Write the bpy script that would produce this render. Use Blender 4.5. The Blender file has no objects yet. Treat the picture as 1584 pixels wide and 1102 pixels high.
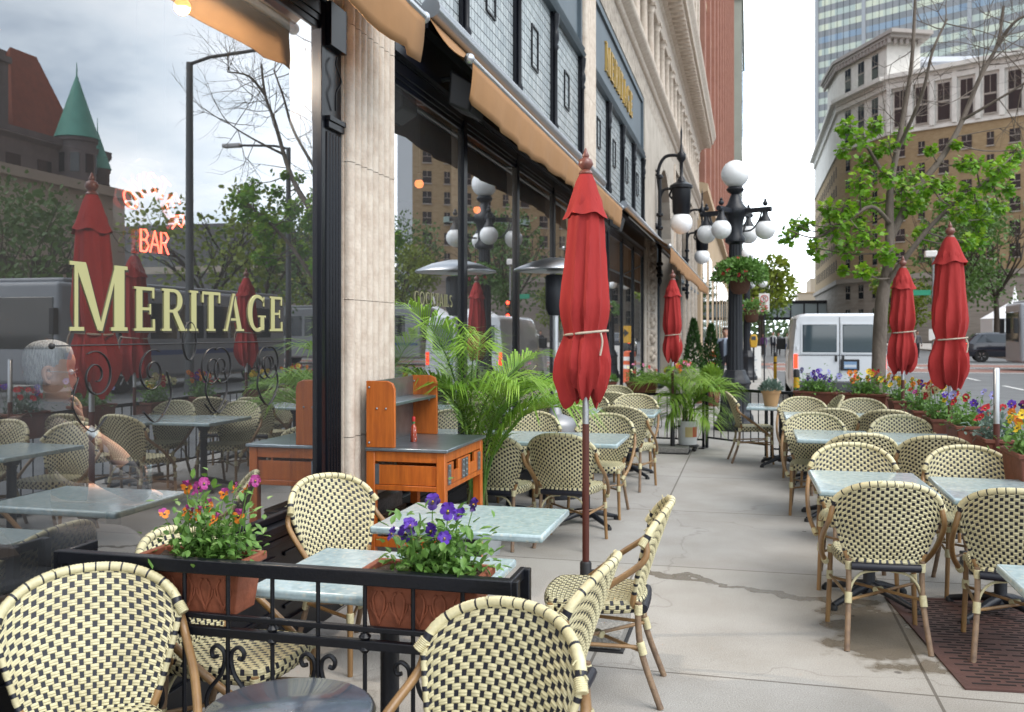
import bpy, math, random
from mathutils import Vector, Matrix
R = math.radians; PI = math.pi
sin, cos = math.sin, math.cos
SC = bpy.context.scene
COL = SC.collection
rnd = random.Random(11)
V = Vector
GX = -2.43                      # plane of the shop glass; the facade runs along +Y

# ------------------------------------------------------------------ materials
def mat(name, col, rough=.6, metal=0., var=0., vs=6., bump=0., bs=40., col2=None, spec=.5, emit=None, es=1., stretch=None, coat=0., detail=5.):
    m = bpy.data.materials.new(name); m.use_nodes = True
    nt = m.node_tree; N = nt.nodes; L = nt.links
    b = N['Principled BSDF']
    b.inputs['Base Color'].default_value = (*col, 1)
    b.inputs['Roughness'].default_value = rough
    b.inputs['Metallic'].default_value = metal
    b.inputs['Specular IOR Level'].default_value = spec
    b.inputs['Coat Weight'].default_value = coat
    if emit:
        b.inputs['Emission Color'].default_value = (*emit, 1); b.inputs['Emission Strength'].default_value = es
    if var or bump:
        tc = N.new('ShaderNodeTexCoord'); out = tc.outputs['Object']
        if stretch:
            mp = N.new('ShaderNodeMapping'); mp.inputs['Scale'].default_value = stretch
            L.new(out, mp.inputs['Vector']); out = mp.outputs['Vector']
    if var:
        n = N.new('ShaderNodeTexNoise'); n.inputs['Scale'].default_value = vs; n.inputs['Detail'].default_value = detail
        n.inputs['Roughness'].default_value = .6
        L.new(out, n.inputs['Vector'])
        cr = N.new('ShaderNodeValToRGB'); e = cr.color_ramp.elements
        c2 = col2 or tuple(c*(1-var) for c in col)
        e[0].position = .32; e[0].color = (*c2, 1); e[1].position = .68; e[1].color = (*col, 1)
        L.new(n.outputs['Fac'], cr.inputs['Fac']); L.new(cr.outputs['Color'], b.inputs['Base Color'])
    if bump:
        n2 = N.new('ShaderNodeTexNoise'); n2.inputs['Scale'].default_value = bs; n2.inputs['Detail'].default_value = 4
        L.new(out, n2.inputs['Vector'])
        bp = N.new('ShaderNodeBump'); bp.inputs['Strength'].default_value = bump; bp.inputs['Distance'].default_value = .02
        L.new(n2.outputs['Fac'], bp.inputs['Height']); L.new(bp.outputs['Normal'], b.inputs['Normal'])
    return m

def nd(m, typ, **kw):
    n = m.node_tree.nodes.new(typ)
    for k, v in kw.items():
        if k in n.inputs: n.inputs[k].default_value = v
        else: setattr(n, k, v)
    return n
def bs(m): return m.node_tree.nodes['Principled BSDF']

# ------------------------------------------------------------------ mesh builder
class MB:
    def __init__(s): s.v = []; s.f = []; s.m = []; s.s = []; s.uv = None
    def add(s, vs, fs, mi=0, sm=False, uvs=None):
        b = len(s.v); s.v += [tuple(p) for p in vs]
        for i, f in enumerate(fs):
            s.f.append([b+k for k in f]); s.m.append(mi); s.s.append(sm)
    def box(s, x0, x1, y0, y1, z0, z1, mi=0, M=None):
        p = [V((x, y, z)) for z in (z0, z1) for y in (y0, y1) for x in (x0, x1)]
        if M: p = [M @ q for q in p]
        s.add(p, [(0,2,3,1),(4,5,7,6),(0,1,5,4),(2,6,7,3),(0,4,6,2),(1,3,7,5)], mi)
    def cbox(s, c, sx, sy, sz, mi=0, rz=0.):
        M = Matrix.Translation(c) @ Matrix.Rotation(rz, 4, 'Z')
        s.box(-sx/2, sx/2, -sy/2, sy/2, -sz/2, sz/2, mi, M)
    def tube(s, path, r, n=8, mi=0, sm=True, cap=True, mis=None, close=False):
        P = [V(p) for p in path]; k = len(P)
        rr = r if isinstance(r, (list, tuple)) else [r]*k
        T = []
        for i in range(k):
            a = P[i-1] if (i or close) else P[i]; c = P[(i+1) % k] if (i < k-1 or close) else P[i]
            t = (c-a); T.append(t.normalized() if t.length > 1e-9 else V((0,0,1)))
        ref = V((0,0,1)) if abs(T[0].z) < .9 else V((1,0,0))
        nrm = T[0].cross(ref).normalized(); vs = []; 
        for i in range(k):
            if i:
                nrm = (nrm - T[i]*nrm.dot(T[i]))
                nrm = nrm.normalized() if nrm.length > 1e-6 else T[i].orthogonal().normalized()
            bn = T[i].cross(nrm)
            for j in range(n):
                a = 2*PI*j/n
                vs.append(P[i] + (nrm*cos(a) + bn*sin(a))*rr[i])
        b = len(s.v); s.v += [tuple(p) for p in vs]
        for i in range(k if close else k-1):
            i2 = (i+1) % k
            for j in range(n):
                s.f.append([b+i*n+j, b+i*n+(j+1) % n, b+i2*n+(j+1) % n, b+i2*n+j])
                s.m.append(mis[i] if mis else mi); s.s.append(sm)
        if cap and not close:
            s.f.append([b+j for j in range(n)][::-1]); s.m.append(mis[0] if mis else mi); s.s.append(False)
            s.f.append([b+(k-1)*n+j for j in range(n)]); s.m.append(mis[-1] if mis else mi); s.s.append(False)
    def lathe(s, prof, n=16, c=(0,0,0), mi=0, sm=True, a0=0.):
        b = len(s.v); k = len(prof); c = V(c)
        for r, z in prof:
            for j in range(n):
                a = a0+2*PI*j/n; s.v.append((c.x+r*cos(a), c.y+r*sin(a), c.z+z))
        for i in range(k-1):
            for j in range(n):
                s.f.append([b+i*n+j, b+i*n+(j+1) % n, b+(i+1)*n+(j+1) % n, b+(i+1)*n+j]); s.m.append(mi); s.s.append(sm)
        if prof[0][0] > 1e-5: s.f.append([b+j for j in range(n)][::-1]); s.m.append(mi); s.s.append(False)
        if prof[-1][0] > 1e-5: s.f.append([b+(k-1)*n+j for j in range(n)]); s.m.append(mi); s.s.append(False)
    def ball(s, c, r, n=16, k=10, mi=0, sz=1.):
        s.lathe([(max(r*sin(PI*i/k), 1e-6), -r*sz*cos(PI*i/k)) for i in range(k+1)], n, c, mi)
    def prism(s, poly, ext, mi=0, sm=False):
        p = [V(q) for q in poly]; e = V(ext); n = len(p)
        s.add(p+[q+e for q in p], [list(range(n))[::-1], list(range(n, 2*n))] + [[i, (i+1) % n, n+(i+1) % n, n+i] for i in range(n)], mi, sm)
    def sweep(s, prof, y0, y1, mi=0):            # moulding: profile (x, z) run along Y
        s.prism([(x, y0, z) for x, z in prof], (0, y1-y0, 0), mi)
    def build(s, name, mats, parent=None, bev=0., loc=None, rz=0., seg=2):
        me = bpy.data.meshes.new(name); me.from_pydata(s.v, [], s.f)
        for mm in (mats if isinstance(mats, (list, tuple)) else [mats]): me.materials.append(mm)
        me.polygons.foreach_set('material_index', s.m); me.polygons.foreach_set('use_smooth', s.s)
        if s.uv:
            ul = me.uv_layers.new(name='UVMap')
            for poly, u in zip(me.polygons, s.uv):
                for li, w in zip(poly.loop_indices, u): ul.data[li].uv = w
        me.update(); me.set_sharp_from_angle(angle=R(50))
        o = bpy.data.objects.new(name, me); COL.objects.link(o)
        if parent: o.parent = parent
        if loc: o.location = loc
        if rz: o.rotation_euler.z = rz
        if bev:
            bm_ = o.modifiers.new('edge', 'BEVEL'); bm_.width = bev; bm_.segments = seg; bm_.limit_method = 'ANGLE'; bm_.angle_limit = R(40)
        return o

def tag(o, label, cat, group=None, kind=None):
    o['label'] = label; o['category'] = cat
    if group: o['group'] = group
    if kind: o['kind'] = kind
    return o
def struct(o, kind='structure'):
    o['kind'] = kind; return o
def thing(name, label, cat, loc=(0,0,0), rz=0., group=None):
    o = bpy.data.objects.new(name, None); COL.objects.link(o); o.empty_display_size = .1
    o.location = loc; o.rotation_euler.z = rz
    return tag(o, label, cat, group)
def dup(o, loc=None, rz=None, label=None, parent=None):
    c = o.copy(); COL.objects.link(c); c.parent = parent
    if loc is not None: c.location = loc
    if rz is not None: c.rotation_euler.z = rz
    if label: c['label'] = label
    for ch in list(o.children): dup(ch, parent=c)
    return c
def spline(pts, k=6):
    P = [V(p) for p in pts]; out = []
    for i in range(len(P)-1):
        a = P[max(i-1, 0)]; b = P[i]; c = P[i+1]; d = P[min(i+2, len(P)-1)]
        for j in range(k):
            t = j/k
            out.append(.5*((2*b)+(c-a)*t+(2*a-5*b+4*c-d)*t*t+(3*b-a-3*c+d)*t**3))
    out.append(P[-1]); return out

# camera ------------------------------------------------------------
F_PX = 1450.; TH = math.atan(366/1450.); CS, SN = cos(TH), sin(TH); EYE = 1.66
cam = bpy.data.cameras.new('camera'); co = bpy.data.objects.new('camera', cam); COL.objects.link(co)
co.location = (0, 0, EYE); co.rotation_euler = (PI/2, 0, TH)
cam.sensor_width = 36; cam.lens = 36*F_PX/1584; cam.shift_y = -37/1584
cam.clip_start = .05; cam.clip_end = 3000
SC.camera = co
cam.dof.use_dof = True; cam.dof.focus_distance = 4.3; cam.dof.aperture_fstop = 5.0
def at(px, py, Z):              # survey helper: bearing and depth from the photographer's spot -> place in the world
    u = (px-792)/F_PX; v = (514-py)/F_PX
    return V((Z*(-SN+u*CS), Z*(CS+u*SN), EYE+v*Z))

# sky and sun -------------------------------------------------------
SUN_EL, SUN_AZ = R(52), R(118)
w = bpy.data.worlds.new('World'); SC.world = w; w.use_nodes = True
nt = w.node_tree; N = nt.nodes; L = nt.links
bg = N['Background']; bg.inputs['Strength'].default_value = .12
sky = N.new('ShaderNodeTexSky'); sky.sky_type = 'NISHITA'; sky.sun_disc = False
sky.sun_elevation = SUN_EL; sky.sun_rotation = SUN_AZ
tc = N.new('ShaderNodeTexCoord')
sx = N.new('ShaderNodeSeparateXYZ'); L.new(tc.outputs['Generated'], sx.inputs[0])
def M_(op, a, b=None):
    n = N.new('ShaderNodeMath'); n.operation = op
    for i, q in enumerate((a, b)):
        if q is None: continue
        if isinstance(q, (int, float)): n.inputs[i].default_value = q
        else: L.new(q, n.inputs[i])
    return n.outputs[0]
zz = M_('ADD', M_('MAXIMUM', sx.outputs['Z'], 0.), .22)
cx = N.new('ShaderNodeCombineXYZ')
L.new(M_('DIVIDE', sx.outputs['X'], zz), cx.inputs[0]); L.new(M_('DIVIDE', sx.outputs['Y'], zz), cx.inputs[1])
cx.inputs[2].default_value = 3.7
nz = N.new('ShaderNodeTexNoise'); nz.inputs['Scale'].default_value = 1.15; nz.inputs['Detail'].default_value = 7; nz.inputs['Roughness'].default_value = .55
L.new(cx.outputs[0], nz.inputs['Vector'])
cr = N.new('ShaderNodeValToRGB'); e = cr.color_ramp.elements
e[0].position = .36; e[0].color = (.30, .37, .46, 1)
e[1].position = .70; e[1].color = (1, 1, 1, 1)
k = e.new(.47); k.color = (.60, .67, .73, 1)
L.new(nz.outputs['Fac'], cr.inputs['Fac'])
sc_ = N.new('ShaderNodeVectorMath'); sc_.operation = 'SCALE'; L.new(cr.outputs['Color'], sc_.inputs[0])
# the cloud deck is thinner and brighter up the street (azimuth +Y) than over the square to the east
ln = M_('ADD', 8.5, M_('MULTIPLY', M_('POWER', M_('MAXIMUM', sx.outputs['Y'], 0.), 10.), 12.))
L.new(ln, sc_.inputs['Scale'])
mx = N.new('ShaderNodeMix'); mx.data_type = 'RGBA'; mx.inputs['Factor'].default_value = .88
L.new(sky.outputs[0], mx.inputs['A']); L.new(sc_.outputs[0], mx.inputs['B']); L.new(mx.outputs['Result'], bg.inputs['Color'])
sl = bpy.data.lights.new('sun', 'SUN'); sl.energy = 1.0; sl.angle = R(38); sl.color = (1, .95, .88)
so = bpy.data.objects.new('sun', sl); COL.objects.link(so)
dirv = V((sin(SUN_AZ)*cos(SUN_EL), cos(SUN_AZ)*cos(SUN_EL), sin(SUN_EL)))
so.rotation_euler = dirv.to_track_quat('Z', 'Y').to_euler(); so.location = (0, 0, 30)
vs_ = SC.view_settings; vs_.view_transform = 'Standard'; vs_.look = 'None'; vs_.exposure = 1.45; vs_.gamma = 1
SC.cycles.use_denoising = True; SC.cycles.max_bounces = 8; SC.cycles.transparent_max_bounces = 16
SC.cycles.caustics_reflective = False; SC.cycles.caustics_refractive = False

# palette -----------------------------------------------------------
CREAM = mat('cream weave', (.71, .65, .405), .45, var=.22, vs=55)
BLACKW = mat('black weave', (.008, .009, .018), .45)
CANE = mat('cane', (.33, .19, .075), .4, var=.45, vs=9, col2=(.20, .11, .045), bump=.1, bs=60, stretch=(1, 1, .35), coat=.2)
CANE_GREY = mat('weathered cane', (.30, .20, .12), .55, var=.5, vs=14, col2=(.13, .085, .06), bump=.15, bs=60)
IRON = mat('black iron', (.005, .006, .010), .38, var=.3, vs=20, bump=.08, bs=90, spec=.35)
CAST = mat('cast iron', (.010, .012, .018), .45, bump=.15, bs=60)
BLACKPAINT = mat('black gloss paint', (.004, .005, .009), .3, var=.3, vs=5, spec=.3)
MARBLE = mat('green terrazzo', (.43, .54, .57), .22, var=.3, vs=26, col2=(.29, .39, .42), coat=.35)
RED = mat('red canvas', (.36, .020, .018), .85, var=.3, vs=5, bump=.5, bs=15, stretch=(1, 1, .22), col2=(.25, .012, .012))
BROWNPOLE = mat('brown pole', (.085, .022, .015), .4)
SILVER = mat('brushed steel', (.55, .56, .58), .32, metal=1, bump=.04, bs=80)
GALV = mat('zinc sheet', (.36, .42, .47), .33, metal=.85, var=.3, vs=11)
WOOD = mat('stained pine', (.62, .165, .022), .42, var=.5, vs=4.5, col2=(.38, .085, .012), stretch=(6, 6, .7), coat=.2)
TERRA = mat('terracotta', (.30, .088, .042), .7, var=.35, vs=14, bump=.25, bs=30)
TERRA_D = mat('dark terracotta', (.19, .062, .038), .72, var=.35, vs=10, bump=.2, bs=30)
SOIL = mat('soil', (.045, .028, .018), .95, var=.6, vs=70, bump=.8, bs=120, col2=(.10, .07, .05))
STONE = mat('pink limestone', (.66, .585, .50), .8, var=.28, vs=9, bump=.25, bs=60, col2=(.50, .41, .335), detail=8)
STONE2 = mat('weathered limestone', (.47, .42, .36), .8, var=.3, vs=1.6, bump=.3, bs=10, col2=(.34, .295, .245))
GRANITE = mat('grey granite', (.16, .15, .15), .35, var=.6, vs=60, col2=(.05, .05, .055))
WHITE = mat('white paint', (.72, .74, .76), .28, coat=.4)
GLOBE = mat('opal globe', (.85, .86, .88), .22)
TYRE = mat('tyre rubber', (.014, .014, .015), .8)
CHROME = mat('chrome', (.7, .7, .7), .15, metal=1)
DARKGLASS = mat('dark window glass', (.02, .025, .03), .05, spec=.8)
PLASTIC = mat('black plastic', (.015, .015, .017), .5)
TAIL = mat('tail lamp', (.5, .01, .01), .2, emit=(1, .06, .02), es=.9)
SKIN = mat('skin', (.50, .27, .19), .5, var=.15, vs=14)
GOLD = mat('gold leaf', (.55, .36, .10), .35, metal=.6)
GILT = mat('pale gilt lettering', (.40, .38, .18), .5, emit=None)

# reflective shop glass: clear sheet, mirror part rising towards grazing view like real double glazing
GLASS = bpy.data.materials.new('shop glass'); GLASS.use_nodes = True
_n = GLASS.node_tree.nodes; _l = GLASS.node_tree.links
_n.remove(_n['Principled BSDF'])
tr = _n.new('ShaderNodeBsdfTransparent'); tr.inputs[0].default_value = (.86, .9, .9, 1)
gl = _n.new('ShaderNodeBsdfGlossy'); gl.inputs['Roughness'].default_value = 0; gl.inputs[0].default_value = (.97, .98, 1, 1)
lw = _n.new('ShaderNodeLayerWeight'); lw.inputs[0].default_value = .5
p1 = _n.new('ShaderNodeMath'); p1.operation = 'POWER'; p1.inputs[1].default_value = 1.9; _l.new(lw.outputs['Facing'], p1.inputs[0])
p2 = _n.new('ShaderNodeMath'); p2.operation = 'MULTIPLY_ADD'; p2.inputs[1].default_value = .62; p2.inputs[2].default_value = .24; _l.new(p1.outputs[0], p2.inputs[0])
ms = _n.new('ShaderNodeMixShader'); _l.new(p2.outputs[0], ms.inputs[0]); _l.new(tr.outputs[0], ms.inputs[1]); _l.new(gl.outputs[0], ms.inputs[2])
df = _n.new('ShaderNodeBsdfDiffuse'); df.inputs[0].default_value = (.8, .82, .85, 1)          # thin pale layer added for a haze over the reflections
m2_ = _n.new('ShaderNodeMixShader'); m2_.inputs[0].default_value = .02; _l.new(ms.outputs[0], m2_.inputs[1]); _l.new(df.outputs[0], m2_.inputs[2])
_l.new(m2_.outputs[0], _n['Material Output'].inputs[0])

# tweak: strands on the cream weave (UV runs with the strands)
def strands(m):
    t = nd(m, 'ShaderNodeUVMap'); s = nd(m, 'ShaderNodeSeparateXYZ'); a = nd(m, 'ShaderNodeMath', operation='MULTIPLY'); a.inputs[1].default_value = 2*PI*2
    b = nd(m, 'ShaderNodeMath', operation='SINE'); bp = nd(m, 'ShaderNodeBump'); bp.inputs['Strength'].default_value = .55; bp.inputs['Distance'].default_value = .002
    L = m.node_tree.links
    L.new(t.outputs[0], s.inputs[0]); L.new(s.outputs['Y'], a.inputs[0]); L.new(a.outputs[0], b.inputs[0]); L.new(b.outputs[0], bp.inputs['Height']); L.new(bp.outputs[0], bs(m).inputs['Normal'])
strands(CREAM)
def per_object(m, amt):
    L = m.node_tree.links; oi = nd(m, 'ShaderNodeObjectInfo'); mr = nd(m, 'ShaderNodeMapRange'); mr.inputs['To Min'].default_value = 1-amt; mr.inputs['To Max'].default_value = 1+amt*.4
    L.new(oi.outputs['Random'], mr.inputs['Value']); src = bs(m).inputs['Base Color'].links[0].from_socket
    tc = nd(m, 'ShaderNodeTexCoord'); n = nd(m, 'ShaderNodeTexNoise'); n.inputs['Scale'].default_value = 5; n.inputs['Detail'].default_value = 4; L.new(tc.outputs['Object'], n.inputs['Vector'])
    r = nd(m, 'ShaderNodeValToRGB'); r.color_ramp.elements[0].position = .3; r.color_ramp.elements[0].color = (.80, .77, .72, 1); r.color_ramp.elements[1].position = .55; L.new(n.outputs['Fac'], r.inputs['Fac'])
    v = nd(m, 'ShaderNodeVectorMath', operation='SCALE'); L.new(r.outputs[0], v.inputs[0]); L.new(mr.outputs[0], v.inputs['Scale'])
    mx = nd(m, 'ShaderNodeMix', data_type='RGBA', blend_type='MULTIPLY'); mx.inputs['Factor'].default_value = 1; L.new(src, mx.inputs['A']); L.new(v.outputs[0], mx.inputs['B']); L.new(mx.outputs['Result'], bs(m).inputs['Base Color'])
per_object(CREAM, .16)
# terrazzo: pale chips over the green ground
def terrazzo(m):
    N = m.node_tree.nodes; L = m.node_tree.links
    tc = nd(m, 'ShaderNodeTexCoord'); v = nd(m, 'ShaderNodeTexVoronoi'); v.inputs['Scale'].default_value = 34
    L.new(tc.outputs['Object'], v.inputs['Vector'])
    r = nd(m, 'ShaderNodeValToRGB'); r.color_ramp.elements[0].position = .12; r.color_ramp.elements[0].color = (1, 1, 1, 1); r.color_ramp.elements[1].position = .34; r.color_ramp.elements[1].color = (0, 0, 0, 1)
    L.new(v.outputs['Distance'], r.inputs['Fac'])
    src = bs(m).inputs['Base Color'].links[0].from_socket
    mx = nd(m, 'ShaderNodeMix', data_type='RGBA'); L.new(r.outputs[0], mx.inputs['Factor']); L.new(src, mx.inputs['A']); mx.inputs['B'].default_value = (.50, .54, .50, 1)
    L.new(mx.outputs['Result'], bs(m).inputs['Base Color'])
terrazzo(MARBLE)
# ================================================================== chairs
def weave(mb, P, rows, per, h=.0035, side=1, ends=(0, 1)):
    """basket weave on the patch P(s,t): black tape under raised cream strands, rows shifted by half a period"""
    br = [0, .40, .5, .90]
    if mb.uv is None: mb.uv = [[(0, 0)]*len(f) for f in mb.f]
    def nrm(s, t):
        d = .004; a = P(min(s+d, 1), t)-P(max(s-d, 0), t); b = P(s, min(t+d, 1))-P(s, max(t-d, 0))
        n = a.cross(b); return (n.normalized() if n.length > 1e-12 else V((0, 0, 1)))*side
    for j in range(rows):
        t0, t1 = j/rows, (j+1)/rows; tm = (t0+t1)/2
        off = 0 if j % 2 == 0 else .5
        segs = []
        for i in range(-1, per+1):
            a = i+off; segs.append((a, a+.35, 1)); segs.append((a+.35, a+1, 0))
        for a, b, blk in segs:
            a = max(a/per, 0); b = min(b/per, 1)
            if b-a < 1e-4: continue
            n0 = nrm((a+b)/2, tm)*h
            base = len(mb.v)
            if blk:
                e = (t1-t0)*.0
                q = [P(a, t0), P(b, t0), P(b, t1), P(a, t1)]
                mb.v += [tuple(x) for x in q]; f = [base, base+1, base+2, base+3]
                mb.f.append(f if side > 0 else f[::-1]); mb.m.append(1); mb.s.append(False); mb.uv.append([(0, 0)]*4)
            else:
                cols = [a, a+(b-a)*.22, a+(b-a)*.78, b]; hh = [0., 1., 1., 0.]
                ts = [t0, t0+(t1-t0)*.14, t1-(t1-t0)*.14, t1]; vv = [0, .14, .86, 1]; tt = [0., 1., 1., 0.]
                for ti, t in enumerate(ts):
                    for ci, c in enumerate(cols):
                        k = hh[ci]*tt[ti] if 0 < ti < 3 else 0
                        if 0 < ti < 3 and ci in (0, 3): k = .15
                        mb.v.append(tuple(P(c, t)+n0*k))
                for ti in range(3):
                    for ci in range(3):
                        f = [base+ti*4+ci, base+ti*4+ci+1, base+(ti+1)*4+ci+1, base+(ti+1)*4+ci]
                        uv = [(0, j+vv[ti]), (1, j+vv[ti]), (1, j+vv[ti+1]), (0, j+vv[ti+1])]
                        if side < 0: f = f[::-1]; uv = uv[::-1]
                        mb.f.append(f); mb.m.append(0); mb.s.append(True); mb.uv.append(uv)

def back_pt(s, t, off=0.):
    q = 2*s-1
    top = .755+.128*max(1-abs(q)**2.4, 0)**.6
    z = .435+t*(top-.435)
    zn = (z-.435)/.455
    wd = .170+.096*min(1, zn/.62)**.8
    x = q*wd
    y = -.205-.15*zn**1.15+.055*(x/.26)**2
    return V((x, y+off, z))

def chair_meshes():
    P = {}
    b = MB(); weave(b, lambda s, t: back_pt(s, t, .006), 25, 12, side=-1); weave(b, lambda s, t: back_pt(s, t, -.006), 25, 12, side=1)
    P['backrest'] = (b, [CREAM, BLACKW])
    # rim wrapped with strands
    r = MB(); path = []
    path.append(back_pt(0, .965))
    for i in range(1, 100): path.append(back_pt(i/100, 1.))
    path.append(back_pt(1, 1.)); path.append(back_pt(1, .965))
    pp = path
    pp2 = [p+V((0, .004, 0)) for p in pp]
    rad = [.0155+.0012*(i % 2) for i in range(len(pp2))]
    r.tube(pp2, rad, 9, 0, mis=[1 if (i*7) % 53 < 7 else 0 for i in range(len(pp2))])
    P['rim'] = (r, [CREAM, BLACKW])
    # bare cane sides of the back down to the rear legs
    for sgn, nm in ((0, 'upright'), (1, 'upright')):
        u = MB(); u.tube([back_pt(sgn, t)+V((0, .001, 0)) for t in [k/24 for k in range(24)]], [.0135]*6+[.0105+.0012*(k % 2) for k in range(18)], 8, mis=[0]*5+[1 if k % 3 else 2 for k in range(19)])
        P.setdefault('uprights', []).append((nm, u, [CANE, CREAM, BLACKW]))
    s = MB()
    def seat_map(a, b):
        x = 2*a-1; y = 2*b-1
        k = (1-.16*(x*x)*(y*y))
        return V((x*k*(.215+.022*y), y*k*.225+.0, .462-.010*(1-x*x)*(1-y*y)))
    weave(s, seat_map, 20, 10, h=.003, side=1)
    def ring(u, t):
        a = 2*PI*u; cx_, cy_ = cos(a), sin(a); m = max(abs(cx_), abs(cy_)); x, y = cx_/m, cy_/m
        p = seat_map((x+1)/2, (y+1)/2); n = V((cx_, cy_, 0))
        return V((p.x, p.y, .465-.058*t))+n*.012*sin(PI*min(1, t*1.0))
    weave(s, ring, 3, 36, h=.003, side=-1)
    pts = [ring(i/40, 1) for i in range(40)]
    base = len(s.v); s.v += [tuple(p) for p in pts]; s.f.append(list(range(base, base+40))[::-1]); s.m.append(1); s.s.append(False); s.uv.append([(0, 0)]*40)
    P['seat'] = (s, [CREAM, BLACKW])
    return P

def wrapc(mb, a, b, r, mi=0):                      # cream binding at a joint
    a = V(a); b = V(b); n = 7
    mb.tube([a.lerp(b, i/(n*2)) for i in range(n*2+1)], [r+(.0018 if i % 2 else 0) for i in range(n*2+1)], 8, mi)

def binding(parent, a, b, r):
    m = MB(); wrapc(m, a, b, r); m.build('binding', CREAM, parent)
def make_chair():
    root = thing('bistro_chair', '-', 'chair', group='woven bistro chairs of the terrace')
    P = chair_meshes()
    for nm in ('backrest', 'rim', 'seat'):
        mb, ms_ = P[nm]; mb.build(nm, ms_, root)
    for nm, mb, ms_ in P['uprights']: mb.build(nm, ms_, root)
    bb = MB(); bb.tube([(-.172+.0344*i, -.226-.006*sin(PI*i/10), .428) for i in range(11)], [.021+.0015*(i % 2) for i in range(11)], 9); bb.build('lower_binding', BLACKW, root)
    for sg in (-1, 1):
        a = MB()
        e = back_pt(0 if sg < 0 else 1, .985)
        a.tube(spline([(e.x, e.y+.004, e.z), (sg*.285, -.235, .668), (sg*.299, -.09, .56), (sg*.289, .06, .442), (sg*.250, .172, .352)], 5), .0145, 9)
        ar = a.build('arm', CANE, root)
        binding(ar, (sg*.264, .135, .377), (sg*.250, .172, .352), .0175); binding(ar, (e.x, e.y+.004, e.z+.010), (e.x+sg*.016, e.y+.022, e.z-.020), .0172)
        fl = MB(); fl.tube([(sg*.222, .185, .445), (sg*.226, .192, .25), (sg*.236, .205, 0)], [.0145, .0145, .0135], 8); o = fl.build('leg', CANE, root)
        binding(o, (sg*.2255, .191, .30), (sg*.2275, .194, .25), .0175); binding(o, (sg*.222, .185, .44), (sg*.223, .187, .405), .0175)
        rl = MB(); rl.tube(spline([(sg*.183, -.207, .46), (sg*.182, -.205, .36), (sg*.187, -.225, .22), (sg*.206, -.305, 0)], 4), .0145, 8); o = rl.build('leg', CANE_GREY, root)
        binding(o, (sg*.1845, -.213, .285), (sg*.188, -.228, .23), .0178); binding(o, (sg*.183, -.206, .45), (sg*.182, -.205, .405), .0175)
        st = MB(); st.tube([(sg*.226, .192, .275), (sg*.186, -.22, .262)], .009, 6); st.build('stretcher', CANE, root)
        br = MB()
        for s2 in (-1, 1): pass
        br.tube(spline([(sg*.03, -.19, .40), (sg*.115, -.198, .385), (sg*.165, -.208, .33), (sg*.184, -.215, .26)], 5), .007, 6)
        br.build('brace', CREAM if sg > 0 else CREAM, root)
    cb = MB(); cb.tube([(-.226, .19, .262), (.186, -.218, .262)], .0085, 6); cb.build('stretcher', CANE, root)
    cb = MB(); cb.tube([(.226, .19, .245), (-.186, -.218, .245)], .0085, 6); o = cb.build('stretcher', CANE, root)
    w_ = MB(); wrapc(w_, (-.02, -.03, .253), (.02, .0, .253), .017); w_.build('binding', CREAM, o)
    return root

CHAIR = make_chair(); _used = []
def chair(bx, by, face, label):
    """bx,by: where the back stands; face: heading of the sitter, degrees counter-clockwise from +X"""
    a = R(face); loc = (bx+.27*cos(a), by+.27*sin(a), 0); rz = a-PI/2
    if not _used:
        o = CHAIR; o.location = loc; o.rotation_euler.z = rz; o['label'] = label
    else: o = dup(CHAIR, loc, rz, label)
    if len(_used) in (0, 1, 2, 3, 4, 16):                  # a few frayed ends on the worn ones
        q_ = random.Random(len(_used)*3+1)
        for k in range(5):
            e = back_pt(q_.choice((0, 1)) if k < 3 else q_.random(), 1.); m = MB(); d = V((q_.uniform(-1, 1), q_.uniform(-1, .6), q_.uniform(-.4, 1))).normalized()
            m.tube(spline([e, e+d*.018+V((0, 0, .006)), e+d*.034+V((0, 0, q_.uniform(-.012, .012)))], 4), .0022, 5); m.build('loose_strand', CREAM, o)
    _used.append(o); return o

# foreground, outside the railing
chair(-2.06, 2.60, -50, 'cream and black woven chair filling the lower left corner, before the railing')
chair(-.66, 2.53, -112, 'woven chair at bottom centre in front of the railing, facing the small round table')
chair(-2.14, 3.20, 0, 'woven chair squeezed between the shop window and railing, behind the left flower box')
chair(-2.17, 4.62, -28, 'woven chair left of the wooden stand, facing the table with purple pansies before it')
chair(-.42, 4.36, 183, 'woven chair seen from the side in mid aisle, right of the main umbrella pole')
chair(-.52, 3.19, 176, 'woven chair seen edge-on, tucked at the right end of the railing table')
# left block
chair(-1.39, 7.03, 84, 'woven chair with its back to us just behind the main umbrella pole')
chair(-1.93, 6.90, 86, 'woven chair half hidden by palm fronds right of the wooden stand')
chair(-2.02, 8.80, -88, 'woven chair facing us behind the palm fronds, left of the patio heater')
chair(-1.30, 8.75, -95, 'woven chair facing us across the double table behind the umbrella pole')
chair(-1.29, 9.80, 80, 'woven chair with back to us at the second double table along the windows, aisle side')
chair(-1.92, 9.98, 92, 'woven chair with back to us beside the steel base of the patio heater')
chair(-1.36, 11.62, -90, 'woven chair facing us beyond the second window-side double table, by the aisle')
chair(-1.95, 11.58, -90, 'woven chair facing us at the second window-side double table, against the glass')
chair(-1.72, 12.05, 88, 'woven chair backing onto the second double table, before the last window-side table')
chair(-1.86, 13.40, -90, 'farthest woven chair along the shop windows, near the red clay planter')
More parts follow.
